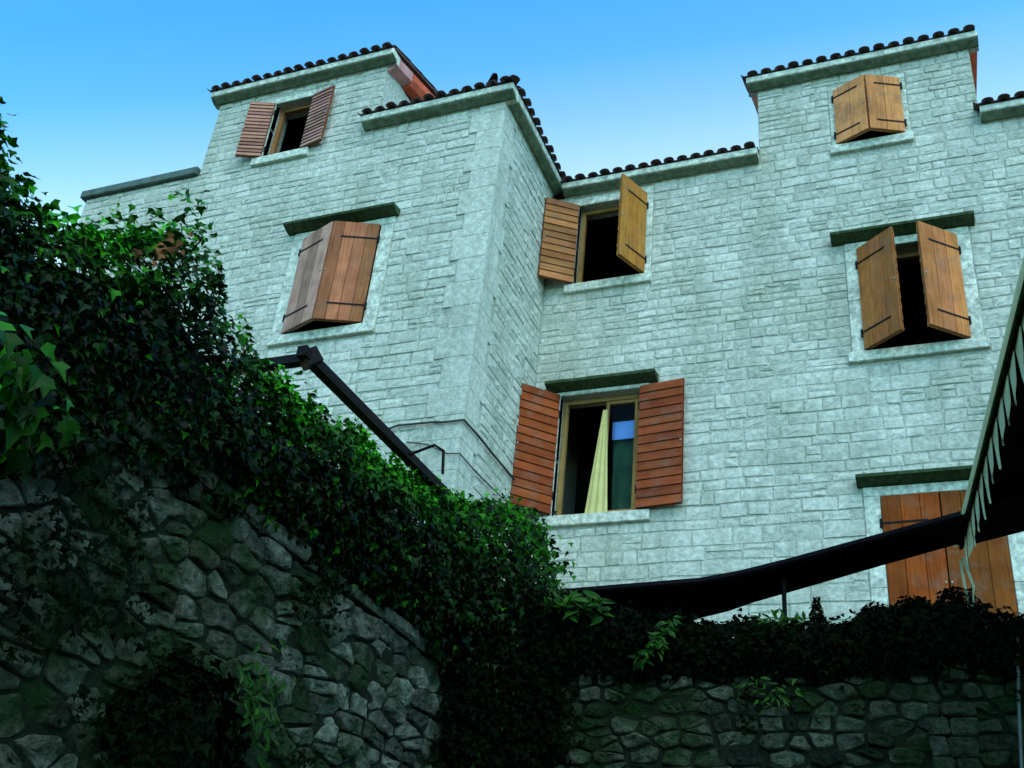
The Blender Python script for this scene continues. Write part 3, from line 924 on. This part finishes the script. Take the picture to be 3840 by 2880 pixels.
def interp(x, xs, ys):
    return float(np.interp(x, xs, ys))

# --- ivy over the left wall
TOPY = [0.2, 1.3, 1.84, 2.0, 2.26, 2.6, 2.87, 3.04, 3.38, 4.0, 4.73, 5.32, 5.9, 6.3, 6.6]
TOPZ = [4.05, 4.08, 4.03, 3.98, 3.97, 4.20, 4.38, 4.22, 4.11, 4.17, 4.27, 4.34, 4.50, 4.40, 4.20]
BOTY = [0.2, 1.6, 2.2, 2.65, 3.3, 3.7, 5.3, 5.6, 5.75, 6.6]
BOTZ = [2.6, 2.85, 2.95, 3.22, 3.38, 3.42, 3.44, 3.30, 2.2, 2.2]
ivy = thing('ivy', 'thick dark glossy ivy spilling over the top of the left garden wall', 'ivy', (XL - 0.2, 3.6, 3.4))
rg = random.Random(77)
mb = MB(); spots = []
def ivy_pt(y, t):
    zt, zb = interp(y, TOPY, TOPZ), interp(y, BOTY, BOTZ)
    lump = 0.09 * noise.noise(Vector((y * 2.3, t * 2.2, 3.1))) + 0.05 * noise.noise(Vector((y * 6, t * 6, 9)))
    bulge = 0.22 * math.sin(math.pi * min(1, max(0, 0.15 + t * 0.75))) - 0.05
    corner = max(0.0, min(1.0, (y - 5.35) / 0.5))
    x = XL + bulge * 0.9 + lump + corner * 0.26 * (1 - 0.3 * t)
    z = zb + (zt - zb) * t + 0.06 * noise.noise(Vector((y * 3.1, 7.7, t)))
    return x, z
N_IVY = 30000
for i in range(N_IVY):
    y = 0.5 + 6.0 * rg.random() ** 0.9
    if rg.random() < 0.68:
        t = rg.random(); x, z = ivy_pt(y, t)
        out = Vector((1.0, -0.25, 0.25 + 0.9 * t))
        dep = abs(rg.gauss(0, 0.07))
        p = Vector((x - dep, y, z))
    else:                                                                # the crest
        x, z = ivy_pt(y, 1.0)
        p = Vector((x - rg.uniform(0, 0.5), y, z + rg.gauss(0, 0.035) - 0.02))
        out = Vector((0.35, -0.2, 1.0)); dep = 0
        if rg.random() < 0.06:
            p.z += rg.uniform(0.02, 0.10)
    if noise.noise(p * 3.3) < -0.28 and rg.random() < 0.75:
        continue
    lit_patch = 1.0 if noise.noise(Vector((p.y * 2.6, p.z * 2.6, 1.7))) > 0.18 else 0.0
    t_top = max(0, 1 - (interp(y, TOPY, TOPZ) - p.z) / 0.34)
    tone = min(1, max(0, rg.gauss(0.02, 0.05) + (0.60 * t_top ** 1.5 + 0.45 * lit_patch * t_top) * rg.random() ** 0.5 * 1.4 + (0.5 if rg.random() < 0.035 else 0)))  # leaf colour carries light: pale lit crest, dark body, a few bright glints
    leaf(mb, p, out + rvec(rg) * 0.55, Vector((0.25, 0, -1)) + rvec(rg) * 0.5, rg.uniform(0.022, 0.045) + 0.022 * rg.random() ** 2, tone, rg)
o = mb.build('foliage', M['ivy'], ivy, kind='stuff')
# woody core and stems
mb = MB(); ys = [0.3 + 0.31 * i for i in range(21)]
ringpts = []
for y in ys:
    zt, zb = interp(y, TOPY, TOPZ) - 0.20, 3.32
    zm = max(zb + 0.1, zt)
    corner = max(0.0, min(1.0, (y - 5.4) / 0.5)) * 0.16
    ringpts.append([(XL - 0.34, y, zb), (XL - 0.06 + corner, y, zb), (XL - 0.03 + corner, y, (zb + zm) / 2), (XL - 0.09 + corner * 0.8, y, zm), (XL - 0.34, y, zm + 0.02)])
vs = [q for r_ in ringpts for q in r_]
fs = [(i * 5 + k, i * 5 + (k + 1) % 5, (i + 1) * 5 + (k + 1) % 5, (i + 1) * 5 + k) for i in range(len(ys) - 1) for k in range(5)] + [tuple(range(5)), tuple(range(len(vs) - 5, len(vs)))[::-1]]
mb.add(vs, fs); mb.build('stem_mass', M['bark'], ivy)
mb = MB()
for i in range(26):
    y = rg.uniform(2.5, 6.1); x, z = ivy_pt(y, 1.0)
    p = Vector((x - 0.1, y, z - 0.15)); pts = [p.copy()]
    d = Vector((rg.uniform(-.2, .4), rg.uniform(-.4, .4), 1)).normalized()
    for s in range(3):
        p = p + d * rg.uniform(0.04, 0.07); d = (d + rvec(rg) * 0.2).normalized(); pts.append(p.copy())
    mb = MB(); mb.tube(pts, [0.006, 0.005, 0.004, 0.003], 4); mb.build('stem', M['bark'], ivy)
# loose sprays standing above the crest
mb = MB()
for (yc, n_, hh) in ((2.62, 26, 0.16), (2.80, 40, 0.24), (2.95, 40, 0.20), (3.05, 24, 0.12), (1.9, 20, 0.1), (4.9, 26, 0.12), (5.9, 30, 0.14)):
    for i in range(n_):
        y = yc + rg.gauss(0, 0.10); x, z = ivy_pt(y, 1.0)
        p = (x - rg.uniform(0, 0.2), y, z + rg.uniform(-0.02, hh))
        leaf(mb, p, Vector((0.5, -0.4, 0.6)) + rvec(rg) * 0.6, Vector((0, 0, -1)) + rvec(rg) * 0.6, rg.uniform(0.03, 0.05), min(1, abs(rg.gauss(0.4, 0.25))), rg)
mb.build('spray', M['ivy'], ivy, kind='stuff')
mb = MB()
for i in range(26):
    y = 2.66 + rg.gauss(0, 0.05); x, z = ivy_pt(y, 1.0)
    leaf(mb, (x + rg.uniform(-.05, .06), y, z - rg.uniform(0.0, 0.14)), Vector((0.8, -0.4, 0.4)) + rvec(rg) * 0.5, Vector((0, 0, -1)) + rvec(rg) * 0.6, rg.uniform(0.03, 0.05), rg.random(), rg)
M['dry'] = leaf_mat('dry_leaf', (0.10, 0.04, 0.012), (0.26, 0.10, 0.03), 0.7, 0.1)
mb.build('dry_leaves', M['dry'], ivy, kind='stuff')
# dark curtain of ivy in the corner between the two walls, and the dark hole low on the left wall
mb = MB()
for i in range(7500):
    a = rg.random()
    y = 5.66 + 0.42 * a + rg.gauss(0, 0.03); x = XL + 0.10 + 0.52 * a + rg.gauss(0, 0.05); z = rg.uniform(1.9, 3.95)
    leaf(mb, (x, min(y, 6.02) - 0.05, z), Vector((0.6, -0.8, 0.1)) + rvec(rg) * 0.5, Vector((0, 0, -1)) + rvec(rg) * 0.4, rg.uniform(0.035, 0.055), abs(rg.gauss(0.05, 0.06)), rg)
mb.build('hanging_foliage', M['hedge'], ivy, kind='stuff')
mb = MB()
for i in range(3000):
    y = rg.uniform(5.2, 6.45); t = rg.uniform(0.3, 1.0); zt = interp(y, TOPY, TOPZ)
    z = 3.3 + (zt - 3.3) * t
    corner = max(0.0, min(1.0, (y - 5.35) / 0.5)); x = XL + 0.08 + corner * 0.27 + rg.gauss(0, 0.05)
    leaf(mb, (x, y, z), Vector((0.9, -0.5, 0.3)) + rvec(rg) * 0.5, Vector((0, 0, -1)) + rvec(rg) * 0.4, rg.uniform(0.035, 0.055), min(1, abs(rg.gauss(0.02, 0.06)) + (0.9 * rg.random() * max(0, (t - 0.62) / 0.38) if rg.random() < 0.8 else 0)), rg)  # upper leaves paler, top light painted in as on the crest
mb.build('corner_foliage', M['ivy'], ivy, kind='stuff')
mb = MB()
for i in range(8000):
    y = rg.uniform(1.4, 5.7); z = rg.uniform(1.8, 3.42)
    v = noise.noise(Vector((y * 1.5, z * 1.9, 4.4))) + 0.5 * noise.noise(Vector((y * 4, z * 4.5, 2.2))) - 0.10 * (y - 2.6) + 0.10
    if v < 0.22 + rg.random() * 0.1: continue
    leaf(mb, (XL + 0.06 + rg.random() * 0.09, y, z), Vector((1, -0.2, 0.4)) + rvec(rg) * 0.5, Vector((0.1, 0, -1)) + rvec(rg) * 0.5, rg.uniform(0.02, 0.042), abs(rg.gauss(0.10, 0.2)), rg)
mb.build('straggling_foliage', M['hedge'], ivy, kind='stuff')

def leaf_blob(mb, c, r, n_, size, rg, tone_mu, up=0.4, shape=LEAF, shell=0.5):
    for i in range(n_):
        d = rvec(rg).normalized(); q = (shell + (1 - shell) * rg.random()) ** 0.5
        lump = 1 + 0.3 * noise.noise(d * 2.1 + Vector(c) * 3)
        p = Vector(c) + Vector((d.x * r[0], d.y * r[1], d.z * r[2])) * q * lump
        leaf(mb, p, d + Vector((0, 0, up)) + rvec(rg) * 0.4, Vector((d.x * .4, d.y * .4, -0.8)) + rvec(rg) * 0.4, rg.uniform(*size), min(1, max(0, rg.gauss(tone_mu, 0.18))), rg, shape)

# --- hanging shrub low on the left wall
sh = thing('shrub', 'black shaded shrub rooted low in the left rubble wall', 'shrub', (XL + 0.05, 3.45, 2.2))
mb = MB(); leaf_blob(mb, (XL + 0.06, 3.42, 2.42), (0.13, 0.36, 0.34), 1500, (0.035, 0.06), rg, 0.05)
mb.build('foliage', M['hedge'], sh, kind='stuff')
mb = MB(); mb.tube([(XL, 3.4, 1.9), (XL + 0.06, 3.42, 2.2), (XL + 0.08, 3.45, 2.5)], [0.02, 0.015, 0.008], 5); mb.build('stem', M['bark'], sh)
fn = thing('fern', 'green fern tuft growing out of the left rubble wall', 'fern', (XL + 0.03, 3.82, 2.72))
mb = MB()
for i in range(90):
    y = 3.82 + rg.gauss(0, 0.09); z = 2.72 + rg.gauss(0, 0.11)
    leaf(mb, (XL + 0.05 + rg.random() * 0.1, y, z), Vector((1, -0.3, 0.5)) + rvec(rg) * 0.4, Vector((0.3, rg.uniform(-1, 1), -0.6)), rg.uniform(0.05, 0.09), abs(rg.gauss(0.05, 0.15)), rg, LANCE)
mb.build('frond', M['bright'], fn, kind='stuff')

# --- foreground creeper with large leaves
cr = thing('creeper', 'bright large-leaved creeper bulging from the left wall nearest to us', 'creeper', (-2.4, 1.75, 2.7))
leaves = []
for i in range(330):
    d = rvec(rg).normalized()
    if d.x < -0.5: d.x = -d.x
    t = rg.random()
    c = Vector((-2.42, 1.15 + 0.85 * t, 3.16 - 0.20 * t + 0.02 * math.sin(t * 9)))
    p = c + Vector((d.x * 0.20, d.y * 0.13, d.z * 0.17)) * (0.55 + 0.45 * rg.random())
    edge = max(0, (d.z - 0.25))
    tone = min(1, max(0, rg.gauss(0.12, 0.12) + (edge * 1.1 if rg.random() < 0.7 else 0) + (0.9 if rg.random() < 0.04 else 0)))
    leaves.append((p, d + Vector((0.5, -0.2, 0.3)) + rvec(rg) * 0.35, Vector((0.2, 0.1, -1)) + rvec(rg) * 0.4, rg.uniform(0.06, 0.10), tone))
leaves.sort(key=lambda q: -q[0].x)
rest = MB()
for i, (p, nr, tp, s, tn) in enumerate(leaves):
    if i < 200:
        m1 = MB(); leaf(m1, p, nr, tp, s, tn, rg); m1.build('leaf', M['ivy'], cr, origin=tuple(p))
    else:
        leaf(rest, p, nr, tp, s, tn, rg)
rest.build('inner_leaves', M['ivy'], cr, kind='stuff')
mb = MB()
for i in range(5):
    a = rg.uniform(-.08, .08)
    mb = MB(); mb.tube([(-2.78, 1.2 + i * .2, 2.9), (-2.6, 1.2 + i * .2 + a, 3.05), (-2.42, 1.25 + i * .2, 3.1)], [0.012, 0.009, 0.005], 5); mb.build('stem', M['bark'], cr)
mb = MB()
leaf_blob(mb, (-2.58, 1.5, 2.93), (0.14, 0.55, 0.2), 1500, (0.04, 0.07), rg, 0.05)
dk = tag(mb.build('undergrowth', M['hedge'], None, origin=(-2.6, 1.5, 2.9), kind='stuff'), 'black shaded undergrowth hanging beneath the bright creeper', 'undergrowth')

# --- hedge on top of the facing wall
hg = thing('hedge', 'nearly black overgrown hedge on top of the facing garden wall', 'hedge', (-0.8, 6.3, 3.5))
mb = MB()
HX = [-2.7, -2.2, -1.6, -1.2, -0.95, -0.6, -0.4, 0.0, 0.3, 0.9, 2.6]
HZ = [3.92, 3.87, 3.82, 3.73, 3.72, 3.72, 3.78, 3.80, 3.72, 3.68, 3.66]
for i in range(12500):
    x = rg.uniform(-2.7, 2.5); zt = interp(x, HX, HZ) + 0.05 * noise.noise(Vector((x * 4, 1, 2)))
    if rg.random() < 0.7:
        z = rg.uniform(3.46 - 0.05 * (1 + noise.noise(Vector((x * 3, 0, 5)))), zt); y = YF - 0.02 - 0.08 * math.sin((z - 3.4) / max(.1, zt - 3.4) * 3.1) + abs(rg.gauss(0, 0.06))
        nr = Vector((0, -1, 0.4))
    else:
        z = zt + rg.gauss(0, 0.02); y = rg.uniform(YF - 0.02, YF + 0.5); nr = Vector((0, -0.4, 1))
    leaf(mb, (x, y, z), nr + rvec(rg) * 0.5, Vector((0, -0.2, -1)) + rvec(rg) * 0.5, rg.uniform(0.035, 0.06), abs(rg.gauss(0.1, 0.12)), rg)
for i in range(2600):
    x = rg.uniform(-2.2, 0.9); z = rg.uniform(2.7, 3.5)
    v = noise.noise(Vector((x * 2.2, z * 2.6, 8.4))) + 0.5 * noise.noise(Vector((x * 5, z * 5, 2.2))) + 0.25 * max(0, x + 0.5)
    if v < 0.20 + rg.random() * 0.1: continue
    leaf(mb, (x, YF - 0.06 - rg.random() * 0.07, z), Vector((0, -1, 0.4)) + rvec(rg) * 0.5, Vector((0.1, 0, -1)) + rvec(rg) * 0.5, rg.uniform(0.02, 0.04), abs(rg.gauss(0.3, 0.3)), rg)
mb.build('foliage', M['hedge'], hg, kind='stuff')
mb = MB()
for i in range(26):
    x0, x1 = -2.7 + i * 0.2, -2.7 + (i + 1) * 0.2
    mb.box(x0 + .001, x1 - .001, YF + 0.06, YF + 0.45, 3.44, interp((x0 + x1) / 2, HX, HZ) - 0.06)
mb.build('stem_mass', M['bark'], hg)

def shrub(name, label, c, r, n_, size, tone, cat='shrub', group=None, m_='hedge', trunk=True):
    t = thing(name, label, cat, (c[0], c[1], c[2] - r[2]), group)
    mb = MB(); leaf_blob(mb, c, r, n_, size, rg, tone); mb.build('foliage', M[m_], t, kind='stuff')
    mb = MB(); mb.tube([(c[0], c[1], c[2] - r[2] - 0.2), (c[0], c[1], c[2])], [0.02, 0.01], 5); mb.build('stem', M['bark'], t)
G = 'dark shrubs in front of the brown door'
shrub('shrub', 'dark rounded shrub in front of the left leaf of the brown door', (-0.42, 6.25, 3.78), (0.13, 0.12, 0.13), 520, (0.03, 0.05), 0.05, group=G)
shrub('shrub', 'dark rounded shrub below the seam of the brown door leaves', (-0.22, 6.2, 3.79), (0.12, 0.12, 0.13), 520, (0.03, 0.05), 0.05, group=G)
shrub('shrub', 'tallest dark rounded shrub in front of the right leaf of the brown door', (-0.01, 6.2, 3.82), (0.12, 0.12, 0.14), 520, (0.03, 0.05), 0.05, group=G)
# conical shrub
t = thing('conical_shrub', 'small dark pointed shrub beneath the awning, left of the brown door', 'shrub', (-0.76, 6.3, 3.6))
mb = MB()
for i in range(700):
    u = rg.random() ** 0.7; a = rg.uniform(0, 2 * math.pi); rr = (0.015 + 0.11 * u) * (0.75 + 0.25 * rg.random())
    z = 3.95 - 0.36 * u
    leaf(mb, (-0.76 + rr * math.cos(a), 6.25 + rr * math.sin(a), z), Vector((math.cos(a), math.sin(a), 0.5)) + rvec(rg) * .3, Vector((0, 0, 1)) + rvec(rg) * .4, rg.uniform(0.025, 0.04), abs(rg.gauss(.04, .04)), rg, LANCE)
mb.build('foliage', M['hedge'], t, kind='stuff')
mb = MB(); mb.tube([(-0.76, 6.25, 3.5), (-0.76, 6.25, 3.85)], [0.02, 0.008], 5); mb.build('stem', M['bark'], t)

def grassy(name, label, pts, n_, size, sp, cat='plant', up=True):
    t = thing(name, label, cat, pts[0])
    mb = MB()
    for i in range(n_):
        u = rg.random() * (len(pts) - 1); k = min(int(u), len(pts) - 2); f = u - k
        p = Vector(pts[k]).lerp(Vector(pts[k + 1]), f) + rvec(rg) * sp
        leaf(mb, p, Vector((0.2, -1, 0.6)) + rvec(rg) * .5, Vector((rg.uniform(-1, 1), -0.2, rg.uniform(-0.4, 1) if up else rg.uniform(-1, .2))), rg.uniform(*size), min(1, max(0, rg.gauss(0.35, 0.3))), rg, LANCE)
    mb.build('leaf_tuft', M['bright'], t, kind='stuff')
    mb = MB(); mb.tube(pts, 0.005, 4); mb.build('stem', M['bark'], t)
grassy('leafy_plant', 'green fern-like plant under the left end of the dark awning', [(-2.28, 5.93, 3.82), (-2.1, 5.9, 3.84), (-1.92, 5.93, 3.82)], 130, (0.06, 0.12), 0.022)
grassy('trailing_plant', 'light green sprig that trails over the middle of the facing wall', [(-1.52, 5.86, 3.72), (-1.58, 5.85, 3.60), (-1.68, 5.87, 3.50)], 70, (0.05, 0.085), 0.02, up=False)
grassy('leafy_plant', 'bright green low plant strip under the lowest gap of the awning', [(-1.2, 6.3, 3.80), (-1.0, 6.3, 3.82), (-0.85, 6.3, 3.81)], 150, (0.05, 0.08), 0.02)
grassy('moss_plant', 'small dull green weed on the face of the facing wall', [(-1.12, 5.93, 3.36), (-1.0, 5.92, 3.32), (-0.86, 5.93, 3.30)], 60, (0.03, 0.06), 0.045, up=False)

# ================================================================== rail, awning, parasol canopy
rl = thing('metal_rail', 'dark brown metal rail frame standing over the ivy on the left wall', 'rail', (-2.83, 3.78, 3.4))
def bar(p, q, w=0.03):
    m1 = MB(); p, q = Vector(p), Vector(q); d = (q - p).normalized()
    a = d.cross(Vector((0, 0, 1)))
    if a.length < .01: a = Vector((1, 0, 0))
    a.normalize(); u = a.cross(d)
    m1.prism([(-w, -w), (w, -w), (w, w), (-w, w)], p, a, u, d, (q - p).length); return m1
bar((-2.81, 3.72, 4.36), (-2.77, 5.75, 4.36), 0.027).build('long_bar', M['rail'], rl)
bar((-3.35, 3.80, 4.36), (-2.843, 3.80, 4.36), 0.024).build('cross_bar', M['rail'], rl)
bar((-3.3, 3.80, 3.3), (-3.3, 3.80, 4.32), 0.03).build('post', M['rail'], rl)
bar((-2.77, 5.70, 3.3), (-2.77, 5.70, 4.32), 0.03).build('post', M['rail'], rl)
bar((-2.83, 3.775, 4.335), (-2.79, 3.825, 4.39), 0.04).build('elbow', M['rail'], rl)
m1 = MB(); m1.tube([(-2.76, 4.83, 4.36), (-2.62, 4.84, 4.41), (-2.57, 4.86, 4.38), (-2.56, 4.87, 4.24)], 0.009, 6); m1.build('hook', M['rail'], rl)

aw = thing('awning', 'dark canvas awning stretched above the hedge in front of the house', 'awning', (-1.2, 6.6, 3.5))
near = [(-2.75, 6.64, 4.19), (-2.0, 6.56, 4.185), (-1.5, 6.52, 4.185), (-1.24, 6.47, 4.20), (-0.9, 6.31, 4.20), (-0.4, 6.05, 4.20), (0.05, 5.81, 4.20), (0.7, 5.47, 4.2)]
far = [(-2.75, 8.0, 4.45), (-2.0, 7.9, 4.42), (-1.5, 7.35, 4.3), (-1.24, 6.95, 4.21), (-0.9, 6.72, 4.20), (-0.4, 6.41, 4.20), (0.05, 6.14, 4.20), (0.7, 5.8, 4.2)]
mb = MB(); k = len(near)
vs = [Vector(p) for p in near] + [Vector(p) for p in far]
vs2 = vs + [v + Vector((0, 0, 0.03)) for v in vs]
q = 2 * k; fs = []
for i in range(k - 1):
    fs += [(i, k + i, k + i + 1, i + 1), (q + i, q + i + 1, q + k + i + 1, q + k + i), (i, i + 1, q + i + 1, q + i), (k + i, q + k + i, q + k + i + 1, k + i + 1)]
fs += [(0, q, q + k, k), (k - 1, 2 * k - 1, q + 2 * k - 1, q + k - 1)]
mb.add(vs2, fs); mb.build('canvas', M['canvas'], aw)
mb = MB(); mb.tube([Vector(p) + Vector((0, -0.01, 0.015)) for p in near], 0.022, 6); mb.build('hem', M['canvas'], aw)
for (x, y) in ((-0.98, 6.5), (-2.5, 6.75)):
    mb = MB(); mb.tube([(x, y, 3.4), (x, y, 4.21)], 0.014, 6); mb.build('post', M['rail'], aw)
mb = MB(); mb.tube([(-1.25, 6.49, 3.885), (-0.98, 6.49, 3.89), (-0.8, 6.49, 3.885)], 0.011, 5); mb.build('rod', M['rail'], aw)

pr = thing('parasol', 'black underside of a large parasol with a pale scalloped valance, cut by the right edge', 'parasol', (1.7, 4.1, 3.0))
P0, P1, P2, P3 = Vector((0.045, 6.20, 4.20)), Vector((0.632, 1.8, 4.20)), Vector((2.7, 2.0, 4.20)), Vector((2.0, 5.15, 4.20))
PC = Vector((1.45, 3.7, 4.8))
mb = MB()
ring = [P0, P1, P2, P3]
vs = ring + [PC] + [p + Vector((0, 0, 0.02)) for p in ring] + [PC + Vector((0, 0, 0.02))]
fs = [(i, (i + 1) % 4, 4) for i in range(4)] + [(5 + (i + 1) % 4, 5 + i, 9) for i in range(4)] + [(i, 5 + i, 5 + (i + 1) % 4, (i + 1) % 4) for i in range(4)]
mb.add(vs, fs); mb.build('canopy', M['canvas'], pr)
for p in ring:
    m1 = MB(); m1.tube([p + Vector((0, 0, -0.005)), PC + Vector((0, 0, -0.03))], 0.012, 5); m1.build('rib', M['rail'], pr)
m1 = MB(); m1.tube([(1.45, 3.7, 0.004), (1.45, 3.7, 4.85)], 0.03, 8); m1.build('pole', M['rail'], pr)
def flap(p, d, w, drop, lean, rg):
    m1 = MB(); inn = Vector((d.y, -d.x, 0))
    if inn.x < 0: inn = -inn
    vs = []; N = 6; K = 4
    for j in range(K + 1):
        t = j / K
        for i in range(N + 1):
            f = i / N
            low = (0.86 + 0.14 * math.sin(math.pi * f) ** 0.6) if j == K else 1
            q = p + d * (w * f + lean * t) + Vector((0, 0, 0.012 - drop * t * low)) + inn * (0.008 + 0.006 * f + 0.012 * t * math.sin(f * 3 + drop * 90))
            vs.append(q)
    k = N + 1
    fs = [(j * k + i, j * k + i + 1, (j + 1) * k + i + 1, (j + 1) * k + i) for j in range(K) for i in range(N)]
    n0 = len(vs)
    m1.add(vs + [v + inn * 0.004 for v in vs], fs + [tuple(x + n0 for x in f)[::-1] for f in fs])
    return m1
rgv = random.Random(4)
dv = (P0 - P1).normalized(); Lv = (P0 - P1).length; nf_ = 24
for i in range(nf_):
    flap(P1 + dv * (Lv * i / nf_ + 0.003), dv, Lv / nf_ - 0.005, rgv.uniform(0.165, 0.20), rgv.uniform(0.0, 0.02), rgv).build('valance_flap', M['valance'], pr, origin=tuple(P1 + dv * (Lv * (i + .5) / nf_)), smooth=True)
m1 = MB(); m1.tube([P1 + Vector((-.028, 0, .012)), P0 + Vector((-.028, 0, .012))], 0.010, 5); m1.build('hem', M['valance'], pr)
m1 = MB(); m1.tube([P1 + Vector((-.006, 0, .02)), P0 + Vector((-.006, 0, .02))], 0.012, 5); m1.build('piping', M['drip'], pr)
for dx, L in ((0.0, 0.34), (0.05, 0.28)):
    b0 = P0 + Vector((-0.01 + dx * 0.3, -0.05 - dx, -0.10))
    m1 = MB(); m1.tube([b0, b0 + Vector((0.01 + dx * .5, 0, -L * .6)), b0 + Vector((0.03 - dx * .2, 0, -L))], 0.008, 5); m1.build('strap', M['valance'], pr)
m1 = MB(); m1.tube([(0.26, 5.95, 3.60), (0.22, 5.95, 3.25), (0.17, 5.95, 2.7)], 0.008, 6)
tag(m1.build('rope', M['rope'], None, origin=(0.26, 5.95, 3.6)), 'thin grey rope hanging down at the far right edge', 'rope')

print('objects', len(bpy.data.objects), 'tris', sum(len(p.vertices) - 2 for me in bpy.data.meshes for p in me.polygons))
